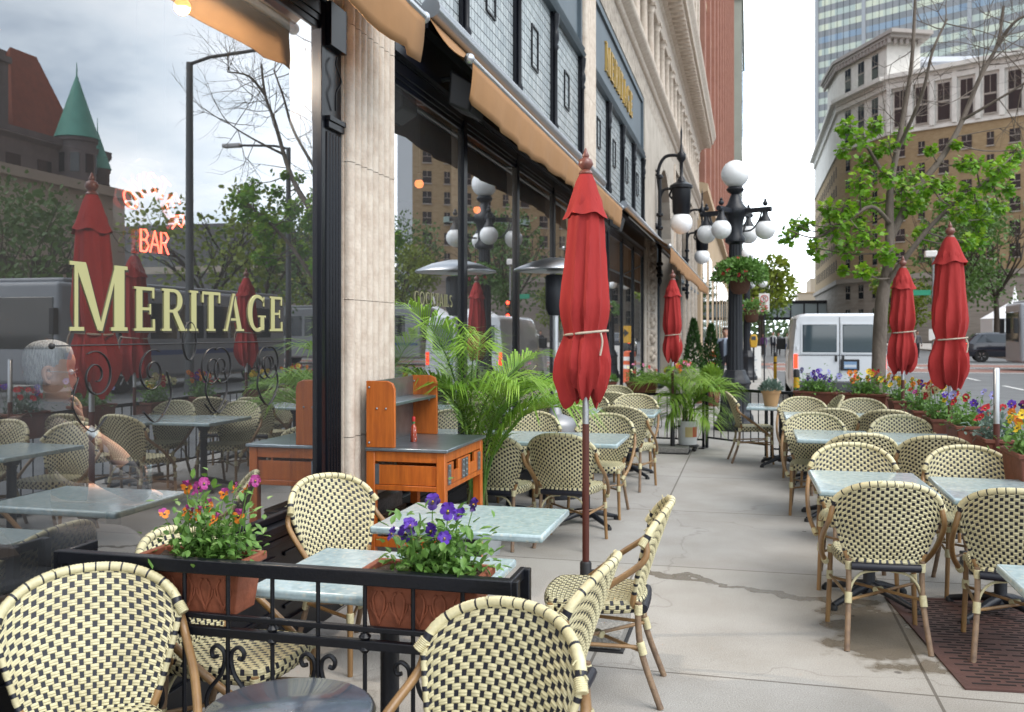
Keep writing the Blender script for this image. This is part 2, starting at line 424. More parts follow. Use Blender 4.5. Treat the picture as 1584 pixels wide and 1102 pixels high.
# right block
chair(.70, 5.20, 93, 'nearest woven chair of the right block standing whole on the wet pavement')
chair(1.30, 5.12, 80, 'woven chair cut by the right frame edge, standing on the rusty tree grate')
chair(.69, 6.80, -92, 'woven chair facing us behind the nearest aisle table of the right block')
chair(1.42, 6.83, -88, 'woven chair facing us behind the right-hand nearest table, close to the flower boxes')
chair(.84, 7.62, 97, 'woven chair backing onto another chair, at the second aisle table of the right block')
chair(1.36, 7.56, 88, 'woven chair with back to us at the second row table by the flower fence')
chair(.60, 9.32, -90, 'woven chair facing us behind the second aisle table of the right block')
chair(1.36, 9.24, -90, 'woven chair facing us at the second row, beside the cream pansy box')
chair(.82, 10.00, 95, 'woven chair with back to us before the third aisle table of the right block')
chair(1.34, 9.95, 86, 'woven chair with back to us before the third row table by the yellow pansies')
chair(.62, 11.58, -90, 'woven chair facing us behind the third aisle table, in front of the clay pot table')
chair(1.27, 11.50, -92, 'pale woven chair facing us at the far corner below the orange flower box')
chair(1.03, 12.02, 185, 'farthest woven chair of the right block, only its top showing below violet flowers')
chair(-.20, 12.35, 8, 'woven chair in profile by the far gate, facing right to the clay pot table')

# ================================================================== tables
def make_table():
    root = thing('cafe_table', '-', 'table', group='terrazzo topped cafe tables')
    t = MB(); t.box(-.33, .33, -.42, .42, .705, .742); t.build('tabletop', MARBLE, root, bev=.012, seg=3)
    b = MB(); b.box(-.20, .20, -.022, .022, .685, .704); b.box(-.022, .022, -.24, .24, .684, .703); b.lathe([(.05, .62), (.085, .684)], 4, a0=PI/4)
    b.build('bracket', CAST, root)
    p = MB(); p.lathe([(.05, .05), (.045, .09), (.036, .12), (.036, .64), (.045, .655)], 16); p.build('column', CAST, root)
    for k in range(4):
        a = PI/4+k*PI/2; d = V((cos(a), sin(a), 0))
        f = MB(); f.tube([d*.03+V((0,0,.10)), d*.12+V((0,0,.085)), d*.24+V((0,0,.05)), d*.33+V((0,0,.028))], [.03, .026, .02, .017], 8)
        o = f.build('foot', CAST, root)
        g = MB(); g.lathe([(.024, 0), (.026, .012), (.02, .03)], 10, d*.33); g.build('glide', PLASTIC, o)
    return root
TABLE = make_table(); _tu = []
def table(x, y, rz, label):
    if not _tu: o = TABLE; o.location = (x, y, 0); o.rotation_euler.z = R(rz); o['label'] = label
    else: o = dup(TABLE, (x, y, 0), R(rz), label)
    _tu.append(o)
table(-1.33, 3.36, 90, 'grey-green terrazzo table directly behind the railing flower boxes')
table(-1.32, 4.46, 90, 'grey-green terrazzo table beside the wooden stand, left of the umbrella pole')
table(-2.05, 8.05, 0, 'terrazzo table against the glass behind the palm, left half of a pair')
table(-1.37, 8.05, 0, 'terrazzo table behind the main umbrella pole, aisle half of a pair')
table(-2.02, 10.86, 0, 'terrazzo table by the windows beyond the patio heater, glass side')
table(-1.34, 10.86, 0, 'terrazzo table by the aisle beyond the patio heater')
table(-1.85, 12.75, 0, 'last terrazzo table along the shop windows')
table(.72, 6.14, 1, 'terrazzo table in the right block nearest the camera on the aisle side')
table(1.43, 6.02, -1, 'terrazzo table in the right block, pushed against the nearest aisle table')
table(1.28, 3.66, 0, 'table corner poking in at the right edge over the tree grate')
table(.73, 8.82, 0, 'second terrazzo table of the right block along the aisle')
table(1.42, 8.74, 0, 'second row terrazzo table by the flower fence')
table(.71, 10.86, 0, 'third terrazzo table of the right block along the aisle, sky bright on its top')
table(1.42, 10.86, 0, 'third row terrazzo table by the flower fence')
table(.40, 12.12, 88, 'terrazzo table by the far gate carrying the small clay pot')

# small round table in the foreground
t = thing('round_table', 'small dark round table with glossy top at the bottom edge', 'table', (-1.09, 2.09, 0))
DKTOP = mat('dark glossy top', (.10, .125, .16), .2, var=.7, vs=9, coat=.3, col2=(.04, .05, .07))
m = MB(); m.lathe([(.192, .715), (.203, .722), (.204, .735), (.198, .742), (.0, .744)], 48); m.build('tabletop', DKTOP, t)
m = MB(); m.lathe([(.207, .716), (.211, .726), (.207, .736), (.2045, .736)], 48); m.build('rim', IRON, t)
m = MB(); m.lathe([(.03, .02), (.03, .715)], 14); m.build('column', CAST, t)
m = MB(); m.lathe([(.17, 0), (.17, .015), (.05, .04), (.03, .06)], 24); m.build('base', CAST, t)

# ================================================================== wrought-iron railing
def scroll_pair(mb, cx, y, z0, z1, s=1.):
    h = z1-z0
    for sg in (-1, 1):
        pts = []
        for i in range(15):                                        # top curl
            a = PI*.5+i*PI*1.6/14; r = .020*s*(1-.45*i/14)
            pts.append((cx+sg*(.026*s+r*cos(PI-a)*1.), y, z1-.02*s+r*sin(a)))
        pts = pts[::-1]
        body = [(cx+sg*.008*s, y, z1-.035*s), (cx+sg*.02*s, y, z1-.38*h), (cx+sg*.052*s, y, z1-.6*h), (cx+sg*.058*s, y, z1-.8*h), (cx+sg*.04*s, y, z0+.01*s), (cx+sg*.015*s, y, z0+.02*s), (cx+sg*.014*s, y, z0+.045*s), (cx+sg*.03*s, y, z0+.05*s)]
        top = [(cx+sg*.008*s, y, z1-.035*s), (cx+sg*.012*s, y, z1-.012*s), (cx+sg*.03*s, y, z1), (cx+sg*.044*s, y, z1-.012*s), (cx+sg*.040*s, y, z1-.028*s), (cx+sg*.028*s, y, z1-.026*s)]
        mb.tube(spline(body, 5), .0055*s, 6); mb.tube(spline(top, 5), .0055*s, 6)
def railing(name, label, a, b, zt, bars, scrolls=True, returns=0., zsec=None, group=None, step=.155, foot=True, thick=.018, zb=.10):
    """panel from a to b (2D); local X runs along it"""
    a = V((*a, 0)); b = V((*b, 0)); d = b-a; ln = d.length
    root = thing(name, label, 'railing', a, math.atan2(d.y, d.x), group)
    m = MB(); m.box(0, ln, -thick, thick, zt-thick*2.2, zt)
    if returns: 
        for x in (0, ln): m.box(x-(.02 if x else 0), x+(0 if x else .02), thick, returns, zt-.034, zt-.001)
    m.build('top_rail', IRON, root, bev=.004)
    for zz_ in ([zsec] if zsec else []):
        m = MB(); m.box(0, ln, -.014, .014, zz_-.018, zz_+.012); m.box(0, ln, -.011, .011, zz_+.038, zz_+.056); m.build('middle_rail', IRON, root, bev=.003)
    m = MB(); m.box(0, ln, -.012, .012, zb, zb+.024); m.build('bottom_rail', IRON, root, bev=.003)
    for x in ([0, ln]):
        m = MB(); m.box(x-.018, x+.018, -.0165, .0165, 0, zt-.002)
        if returns: m.box(x-.018, x+.018, returns-.03, returns, 0, zt-.002)
        o = m.build('post', IRON, root, bev=.003)
        if foot:
            g = MB(); g.box(x-.04, x+.04, -.2, .2, 0, .012); g.build('foot_plate', IRON, o)
    n = int(ln/step)
    for i in range(1, n):
        x = ln*i/n
        m = MB(); m.tube([(x, 0, zb+.02), (x, 0, zt-.03)], .0075, 8)
        if zsec and i % 2: 
            m.lathe([(.009, zsec-.03), (.02, zsec-.018), (.012, zsec-.005)], 10, (x, 0, 0)); m.lathe([(.012, zsec+.01), (.021, zsec+.022), (.012, zsec+.034)], 10, (x, 0, 0))
        m.build('bar', IRON, root)
        if scrolls and (i % 2 == 0 if scrolls is True else i in scrolls):
            m = MB(); scroll_pair(m, x, 0, zb+.26 if zsec else zt*.32, (zsec-.05) if zsec else zt*.78, 1.35 if zsec else .9); m.build('scroll', IRON, root)
    return root
railing('iron_railing', 'low black iron railing with scrolls carrying two flower boxes in the foreground', (-2.33, 2.79), (-.70, 2.79), .90, 0, True, .17, .665, step=.158, thick=.021)
# flower fence along the street and the gate end
FG = 'black iron fence panels round the far terrace'
railing('iron_fence', 'iron fence panel behind the flower boxes, nearest the right frame edge', (1.78, 4.3), (1.78, 8.2), .88, 0, False, group=FG)
railing('iron_fence', 'iron fence panel behind the cream and yellow pansies by the street', (1.78, 8.26), (1.78, 12.2), .88, 0, False, group=FG)
railing('iron_fence', 'iron fence panel at the far end below the violet and orange flower boxes', (1.72, 12.28), (.30, 12.92), .88, 0, False, group=FG)
railing('iron_gate', 'iron gate with twin scrolls standing ajar in front of the lamp post', (-.58, 13.72), (.23, 12.98), .88, 0, [2, 4], zb=.14, foot=False, step=.13)
railing('iron_fence', 'low iron fence panel with scrolls behind the bucket palm', (-2.2, 13.95), (-.63, 13.75), .77, 0, [3, 7, 9], group=FG, step=.13)

# ================================================================== umbrellas
def umbrella_mb(top, tie, bot, R0, seed):
    """closed market umbrella canopy: pleats hanging straight, gathered by a cord, hem splayed and folded below it"""
    r_ = random.Random(seed); m = MB(); nA = 72; K = 46; vs = []
    ridge = []; a = r_.uniform(0, 1)
    while a < 2*PI-.3: ridge.append(a); a += r_.uniform(.32, .72)
    amp = [r_.uniform(.5, 1.25) for _ in ridge]; tw = r_.uniform(-.5, .5); ph = [r_.uniform(0, 6.3) for _ in range(6)]
    tab = [(0, .026), (.06, .052), (.16, .088), (.3, .098), (.5, .108), (.7, .122), (.82, .128), (.90, .120), (1, .098)]; tab2 = [(0, .098), (.12, .108), (.4, .128), (.62, .126), (.85, .104), (1, .080)]
    def lerp_t(T, q):
        for (a, u), (b, v) in zip(T[:-1], T[1:]):
            if q <= b: return u+(v-u)*(q-a)/(b-a)
        return T[-1][1]
    def prof(q):                                   # q 0..1 from crown to tie
        return .22+.62*min(1, q/.16)**.8*.72+.40*min(1, q/.84) if q < .84 else (.22+.62*.72+.40)*(1-.40*((q-.84)/.16)**1.3)
    for i in range(K+1):
        z = top-(top-bot)*i/K
        up = z > tie
        q = (top-z)/(top-tie) if up else (tie-z)/(tie-bot)
        r = R0/.15*lerp_t(tab if up else tab2, q)
        fa = (.06+.14*q) if up else (.20+.16*q)
        for j in range(nA):
            a = 2*PI*j/nA; f = -.45
            for c, h in zip(ridge, amp):
                d = (a-c-(tw+.35*sin(c*5+seed))*(q if up else 1+.5*q)*.6+PI) % (2*PI)-PI; f += h*max(0, 1-abs(d)/.24)**1.3*1.35
            f += .22*sin(3*a+ph[0]+2.2*(q if up else 1+q))+.12*sin(9*a+ph[1]+q*3)
            rr = r*(1+fa*f); hem = 0 if up else max(0, (q-.25)/.75)
            zz_ = z+hem*((top-bot)*.018*sin(2*a+ph[2])+.030*sin(5*a+ph[3])+.02*sin(11*a+ph[4]))
            k = 1+.10*sin(a*2+ph[5])*(1 if not up else q)
            vs.append((rr*k*cos(a), rr*sin(a), zz_))
    m.add(vs, [(i*nA+j, (i+1)*nA+j, (i+1)*nA+(j+1) % nA, i*nA+(j+1) % nA) for i in range(K) for j in range(nA)], 0, True)
    b = len(m.v); lo = K*nA
    for t_, dz in ((.80, .012), (.45, .07)):
        for j in range(nA):
            x, y, z = vs[lo+j]; m.v.append((x*t_, y*t_, z+dz))
    for a_, c_ in ((lo, b), (b, b+nA)):
        for j in range(nA): m.f.append([a_+j, c_+j, c_+(j+1) % nA, a_+(j+1) % nA]); m.m.append(0); m.s.append(True)
    return m
def umbrella(x, y, label, tie, bot, zt=2.60, R0=.15, seed=1, base=True, split=None, rz=0):
    root = thing('market_umbrella', label, 'umbrella', (x, y, 0), rz, 'closed red market umbrellas')
    c = umbrella_mb(zt-.09, tie, bot, R0, seed).build('canopy', RED, root)
    # vent flap over the top
    m = MB(); nA = 48; r_ = random.Random(seed+5); p0 = r_.uniform(0, 6)
    rows = [(R0*.22, zt-.075), (R0*.36, zt-.12), (R0*.52, zt-.2), (R0*.66, zt-.27), (R0*.78, zt-.31)]
    vs = []
    for i, (r, z) in enumerate(rows):
        for j in range(nA):
            a = 2*PI*j/nA; k = 1+.06*(i/4)*cos(7*a+p0)+.06*(i/4)*cos(4*a+1)+.05*(i/4)*cos(3*a+seed)
            vs.append((r*k*cos(a), r*k*sin(a), z+(.009*cos(5*a+p0+PI)+.010*cos(2*a+seed))*(i/4)**2))
    m.add(vs, [(i*nA+j, (i+1)*nA+j, (i+1)*nA+(j+1) % nA, i*nA+(j+1) % nA) for i in range(4) for j in range(nA)], 0, True)
    m.build('vent_flap', RED, root)
    m = MB(); m.lathe([(.032, zt-.085), (.04, zt-.075), (.03, zt-.06), (.022, zt-.055), (.03, zt-.045), (.042, zt-.025), (.034, zt+.0), (.016, zt+.012), (.02, zt+.022), (.012, zt+.04), (.004, zt+.062), (1e-6, zt+.066)], 18)
    m.build('finial', mat('finial wood', (.16, .05, .035), .4, coat=.3), root)
    sp = split or (bot-.14)
    m = MB(); m.lathe([(.019, 0), (.019, sp)], 14); m.build('pole', BROWNPOLE, root)
    m = MB(); m.lathe([(.0185, sp), (.0185, zt-.1)], 14); m.build('upper_pole', SILVER, root)
    m = MB(); rr = R0*.70
    m.tube([(rr*1.12*(1+.03*cos(8*a_))*cos(a_), rr*1.12*(1+.03*cos(8*a_))*sin(a_), tie+.012*cos(a_)) for a_ in [2*PI*i/40 for i in range(40)]], .007, 6, close=True)
    m.tube(spline([(rr*.9, -rr*.75, tie), (rr*1.0, -rr*.85, tie-.05), (rr*.9, -rr*.95, tie-.12)], 4), .006, 6)
    m.build('tie_cord', mat('cord', (.42, .36, .29), .8), root)
    if base:
        m = MB(); m.box(-.22, .22, -.22, .22, .012, .085); m.build('base', mat('aggregate', (.30, .29, .27), .8, var=.5, vs=60, bump=.4, bs=90), root, bev=.008)
        m = MB(); m.lathe([(.032, .085), (.032, .40), (.026, .41)], 14); m.tube([(.03, 0, .36), (.085, 0, .36)], .008, 6); m.ball((.09, 0, .36), .018, 10, 6); m.build('socket', PLASTIC, root)
        m = MB(); m.box(-.235, .235, -.235, .235, 0, .011); m.build('base_plate', PLASTIC, root)
    return root
umbrella(-.862, 5.06, 'tall closed red umbrella on a brown pole in the middle, nearest of the red umbrellas', 1.655, 1.30, 2.60, .150, 3)
umbrella(-1.02, 13.12, 'closed red umbrella near the wall lamp, behind the bucket palm', 1.62, 1.27, 2.46, .150, 8, base=True)
umbrella(1.69, 11.35, 'closed red umbrella right of the street tree trunk, shorter of the two by the flowers', 1.66, 1.23, 2.46, .168, 12, base=True, split=1.12)
umbrella(1.74, 9.05, 'closed red umbrella above the cream pansies, tallest of the two by the flowers', 1.60, 1.18, 2.58, .178, 21, base=True, split=1.05)
t = thing('umbrella_pole', 'bare umbrella pole, steel above and brown below, rising from the red flowers', 'pole', (1.68, 7.18, 0))
m = MB(); m.lathe([(.022, 0), (.022, 1.02)], 14); m.build('lower_tube', BROWNPOLE, t)
m = MB(); m.lathe([(.021, 1.02), (.021, 1.40), (.017, 1.41)], 14); m.build('upper_tube', SILVER, t)
m = MB(); m.box(-.2, .2, -.2, .2, 0, .08); m.build('base', CAST, t, bev=.008)

# ================================================================== wooden stand with hutch
t = thing('service_stand', 'stained wooden service stand with zinc top and small hutch against the stone pier', 'stand', (-2.285, 5.38, 0))
W, D, H = .51, .83, .95
for x, y in ((0, 0), (W-.055, 0), (0, D-.055), (W-.055, D-.055)):
    m = MB(); m.box(x, x+.055, y, y+.055, 0, H-.022); m.build('leg', WOOD, t, bev=.004)
m = MB(); m.box(-.005, W+.02, -.012, D+.012, H-.02, H); m.build('worktop', GALV, t, bev=.004)
m = MB()
for x0, x1, y0, y1 in ((.055, W-.055, .004, .03), (.055, W-.055, D-.03, D-.004), (W-.03, W-.004, .055, D-.055), (.004, .03, .055, D-.055)):
    m.box(x0, x1, y0, y1, H-.085, H-.021); m.box(x0, x1, y0, y1, .69, .722)
m.build('apron', WOOD, t, bev=.003)
m = MB(); m.box(.056, W-.056, .012, .026, .725, H-.105); m.build('side_panel', WOOD, t, bev=.002)
m = MB(); m.box(.056, .082, .006, .0115, .725, H-.1); m.build('corner_strip', GALV, t)
for i in range(2):
    y0 = .058+i*(D-.116)/2; y1 = y0+(D-.116)/2-.012
    m = MB(); m.box(W-.02, W-.002, y0, y1, .725, H-.15); m.box(W-.02, W-.002, y0, y0+(y1-y0)*.36, H-.15, H-.092); m.box(W-.02, W-.002, y1-(y1-y0)*.36, y1, H-.15, H-.092)
    m.box(.05, W-.021, y0, y0+.012, .725, H-.12); m.box(.05, W-.021, y1-.012, y1, .725, H-.12); m.box(.05, W-.021, y0, y1, .722, .730)
    o = m.build('drawer', WOOD, t, bev=.002)
    for yy in (y0, y1-.055):
        m = MB(); m.box(W-.001, W+.004, yy, yy+.055, .727, H-.1)
        for zz_ in (.74, .77, .81, .84): m.ball((W+.004, yy+.027, zz_), .005, 8, 5)
        m.build('corner_plate', GALV, o)
m = MB(); m.box(.05, W-.05, .03, D-.03, .36, .385); m.build('lower_shelf', WOOD, t, bev=.003)
m = MB(); m.box(.056, W-.056, .006, .03, .34, .40); m.build('shelf_rail', WOOD, t, bev=.003)
def side_poly(y): return [(0, y, H+.001), (.185, y, H+.001), (.185, y, H+.36), (.17, y, H+.395), (.135, y, H+.41), (0, y, H+.41)]
for y in (.0, D-.028):
    m = MB(); m.prism(side_poly(y), (0, .028, 0)); 
    o = m.build('hutch_side', WOOD, t, bev=.003)
    for x, z in ((.02, H+.03), (.02, H+.37), (.07, H+.24), (.13, H+.24)):
        m = MB(); m.ball((x, y-.001, z), .007, 8, 5); m.build('screw', GALV, o)
m = MB(); m.box(.004, .012, .028, D-.028, H+.001, H+.405); m.build('hutch_back', GALV, t)
m = MB(); m.box(.012, .18, .0285, D-.0285, H+.255, H+.275); m.build('hutch_shelf', GALV, t, bev=.003)
BASKET = mat('dark wicker', (.06, .035, .02), .7, bump=.8, bs=80)
t2 = thing('wicker_basket', 'dark wicker basket on the lower shelf of the wooden stand', 'basket', (-2.03, 5.66, .386))
m = MB(); m.box(-.17, .17, -.2, .2, 0, .012); m.build('base', BASKET, t2)
m = MB()
for k in range(6):
    z = .02+k*.022; m.tube([(.18, -.21, z), (.18, .21, z), (-.18, .21, z), (-.18, -.21, z)], .011, 6, close=True)
m.build('side', BASKET, t2)
# hot sauce bottle
SAUCE = mat('red sauce', (.35, .04, .01), .1, spec=.7, coat=.5)
t = thing('sauce_bottle', 'small bottle of red sauce with white diamond label on the stand', 'bottle', (-2.10, 5.72, .951))
m = MB(); m.lathe([(.020, 0), (.022, .004), (.022, .085), (.016, .10), (.009, .112), (.009, .135)], 16); m.build('body', SAUCE, t)
m = MB(); m.lathe([(.0115, .132), (.0115, .158), (.008, .162)], 14); m.build('cap', mat('red cap', (.45, .01, .01), .4), t)
m = MB(); m.lathe([(.0098, .118), (.0103, .131)], 14); m.build('neck_band', mat('green foil', (.05, .2, .06), .4), t)
m = MB()
m.add([(.0226*cos(a), .0226*sin(a), z) for a, z in ((R(-75), .048), (R(-40), .082), (R(-5), .048), (R(-40), .014))], [(0, 3, 2, 1)]); m.build('label_paper', mat('label white', (.75, .75, .70), .6), t)

# ================================================================== patio heater
t = thing('patio_heater', 'stainless steel mushroom patio heater standing among the window tables', 'heater', (-1.90, 9.33, 0))
m = MB(); m.lathe([(.27, 0), (.27, .06), (.25, .08)], 28); m.build('base', CAST, t)
m = MB(); m.lathe([(.215, .08), (.215, .60)], 28); m.build('tank_housing', mat('hammered brown', (.09, .06, .055), .45, metal=.4), t)
m = MB(); m.lathe([(.222, .60), (.226, .72), (.20, .78), (.07, .83), (.05, .9), (.04, .92)], 28); m.build('shoulder', mat('worn steel', (.30, .30, .31), .5, metal=.8), t)
m = MB(); m.lathe([(.032, .9), (.032, 1.85)], 14); m.build('pole', SILVER, t)
m = MB(); m.lathe([(.07, 1.83), (.10, 1.9), (.105, 2.22), (.09, 2.24)], 20); m.build('burner', CAST, t)
m = MB(); m.lathe([(.42, 2.28), (.425, 2.285), (.42, 2.30), (.25, 2.37), (.08, 2.41), (1e-5, 2.415)], 36); m.lathe([(.418, 2.281), (.25, 2.35), (1e-5, 2.395)], 36); m.build('reflector', SILVER, t)
# ================================================================== lettering
def arc(cx, cy, rx, ry, a0, a1, t0, t1=None, n=14):
    t1 = t0 if t1 is None else t1; o = []; i_ = []
    for i in range(n+1):
        a = a0+(a1-a0)*i/n; w_ = t0+(t1-t0)*sin(PI*i/n)
        o.append((cx+rx*cos(a), cy+ry*sin(a))); i_.append((cx+(rx-w_)*cos(a), cy+(ry-min(w_, .09)*1.0)*sin(a)))
    return [[o[k], o[k+1], i_[k+1], i_[k]] for k in range(n)]
def rc(x0, x1, y0, y1): return [(x0, y0), (x1, y0), (x1, y1), (x0, y1)]
def glyph(c):
    s = .055; tk = .17
    def stem(x, w_=tk): return [rc(x, x+w_, 0, 1), rc(x-.06, x+w_+.06, 0, s), rc(x-.06, x+w_+.06, 1-s, 1)]
    if c == 'I': return stem(.08), .33
    if c == 'E': return stem(.08)+[rc(.2, .62, 0, .075), rc(.2, .60, .925, 1), rc(.2, .50, .47, .535), rc(.56, .62, 0, .27), rc(.54, .60, .75, 1), rc(.46, .50, .38, .62)], .72
    if c == 'T': return [rc(.27, .27+tk, 0, 1), rc(.2, .51, 0, s), rc(.02, .69, .925, 1), rc(.02, .075, .72, 1), rc(.635, .69, .72, 1)], .74
    if c == 'A': return [[(.06, 0), (.13, 0), (.42, 1), (.36, 1)], [(.56, 0), (.74, 0), (.45, 1), (.34, 1)], rc(.2, .60, .28, .34), rc(.0, .2, 0, s), rc(.50, .82, 0, s)], .84
    if c == 'R': return stem(.08)+[rc(.2, .42, .925, 1), rc(.2, .42, .44, .505), [(.34, .46), (.50, .46), (.78, 0), (.60, 0)], rc(.56, .84, 0, s)]+arc(.40, .72, .28, .28, -PI/2, PI/2, .075, .16), .80
    if c == 'G': return arc(.46, .5, .42, .52, R(40), R(320), .06, .18, 22)+[rc(.60, .76, .03, .42), rc(.50, .84, .39, .44), rc(.72, .77, .70, .97)], .90
    if c == 'M': return [rc(.08, .14, 0, 1), rc(.0, .24, 0, s), rc(.0, .2, 1-s, 1), [(.08, 1), (.27, 1), (.55, .08), (.48, 0)], [(.50, 0), (.56, 0), (.86, 1), (.80, 1)], rc(.78, .97, 0, 1), rc(.72, 1.03, 0, s), rc(.80, 1.03, 1-s, 1)], 1.08
    if c == 'C': return arc(.46, .5, .42, .52, R(45), R(315), .06, .18, 22)+[rc(.70, .75, .70, .97)], .84
    if c == 'O': return arc(.48, .5, .44, .52, 0, 2*PI, .14, .14, 28), .98
    if c == 'K': return stem(.08)+[[(.25, .42), (.25, .52), (.62, 1), (.70, 1)], [(.34, .56), (.46, .66), (.80, 0), (.62, 0)]], .84
    if c == 'L': return stem(.08)+[rc(.2, .62, 0, .075), rc(.57, .62, 0, .27)], .68
    if c == 'S': return arc(.33, .74, .27, .27, R(30), R(270), .06, .12)+arc(.33, .25, .27, .27, R(-150), R(90), .06, .12), .66
    return [], .4
def lettering(mb, text, x, y0, z, h, length=None, dep=.002, mi=0, gap=.06, first=None):
    """raised serif letters on a wall that faces +X, running along +Y"""
    tot = sum((glyph(c)[1]*(first if (first and i == 0) else 1)+gap) for i, c in enumerate(text))*h
    k = (length/tot) if length else 1.; y = y0; e = 0
    for i, c in enumerate(text):
        ps, w_ = glyph(c); s = h*(first if (first and i == 0) else 1)
        for p in ps:
            e += 1; d = dep+(e % 24)*.00012
            q = [V((x, y+a*s*k, z+b*s)) for a, b in p]
            mb.prism(q, (d, 0, 0), mi)
        y += (w_+gap)*s*k if not (first and i == 0) else w_*s*k+gap*h*k
    return y

# ================================================================== the restaurant block
CARVED = mat('carved limestone', (.48, .42, .35), .85, var=.45, vs=7, bump=1.0, bs=9, col2=(.25, .21, .175))
SPAN = mat('slate blue painted metal', (.085, .115, .14), .45, var=.2, vs=2)
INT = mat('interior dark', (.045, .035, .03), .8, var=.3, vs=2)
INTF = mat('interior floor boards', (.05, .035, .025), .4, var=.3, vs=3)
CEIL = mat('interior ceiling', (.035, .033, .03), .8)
def glassblock():
    m = mat('glass block', (.36, .43, .46), .22, spec=.6)
    N = m.node_tree.nodes; L = m.node_tree.links
    tc = nd(m, 'ShaderNodeTexCoord'); sp = nd(m, 'ShaderNodeSeparateXYZ'); cb = nd(m, 'ShaderNodeCombineXYZ')
    L.new(tc.outputs['Object'], sp.inputs[0]); L.new(sp.outputs['Y'], cb.inputs[0]); L.new(sp.outputs['Z'], cb.inputs[1])
    br = nd(m, 'ShaderNodeTexBrick', offset=0.); br.inputs['Scale'].default_value = 1
    br.inputs['Brick Width'].default_value = .105; br.inputs['Row Height'].default_value = .105; br.inputs['Mortar Size'].default_value = .006
    br.inputs['Color1'].default_value = (.34, .38, .40, 1); br.inputs['Color2'].default_value = (.50, .54, .55, 1); br.inputs['Mortar'].default_value = (.07, .08, .085, 1)
    L.new(cb.outputs[0], br.inputs['Vector']); L.new(br.outputs['Color'], bs(m).inputs['Base Color'])
    bp = nd(m, 'ShaderNodeBump'); bp.inputs['Strength'].default_value = .6; bp.inputs['Distance'].default_value = .02; bp.invert = True
    L.new(br.outputs['Fac'], bp.inputs['Height']); L.new(bp.outputs[0], bs(m).inputs['Normal'])
    return m
GBLOCK = glassblock()
B = thing('restaurant_building', 'limestone restaurant building with black shopfront windows and carved cornices along the terrace', 'building', (0, 0, 0))
def bx(name, m, *boxes, parent=B, bev=0.):
    mb = MB()
    for b_ in boxes: mb.box(*b_)
    return mb.build(name, m, parent, bev=bev)

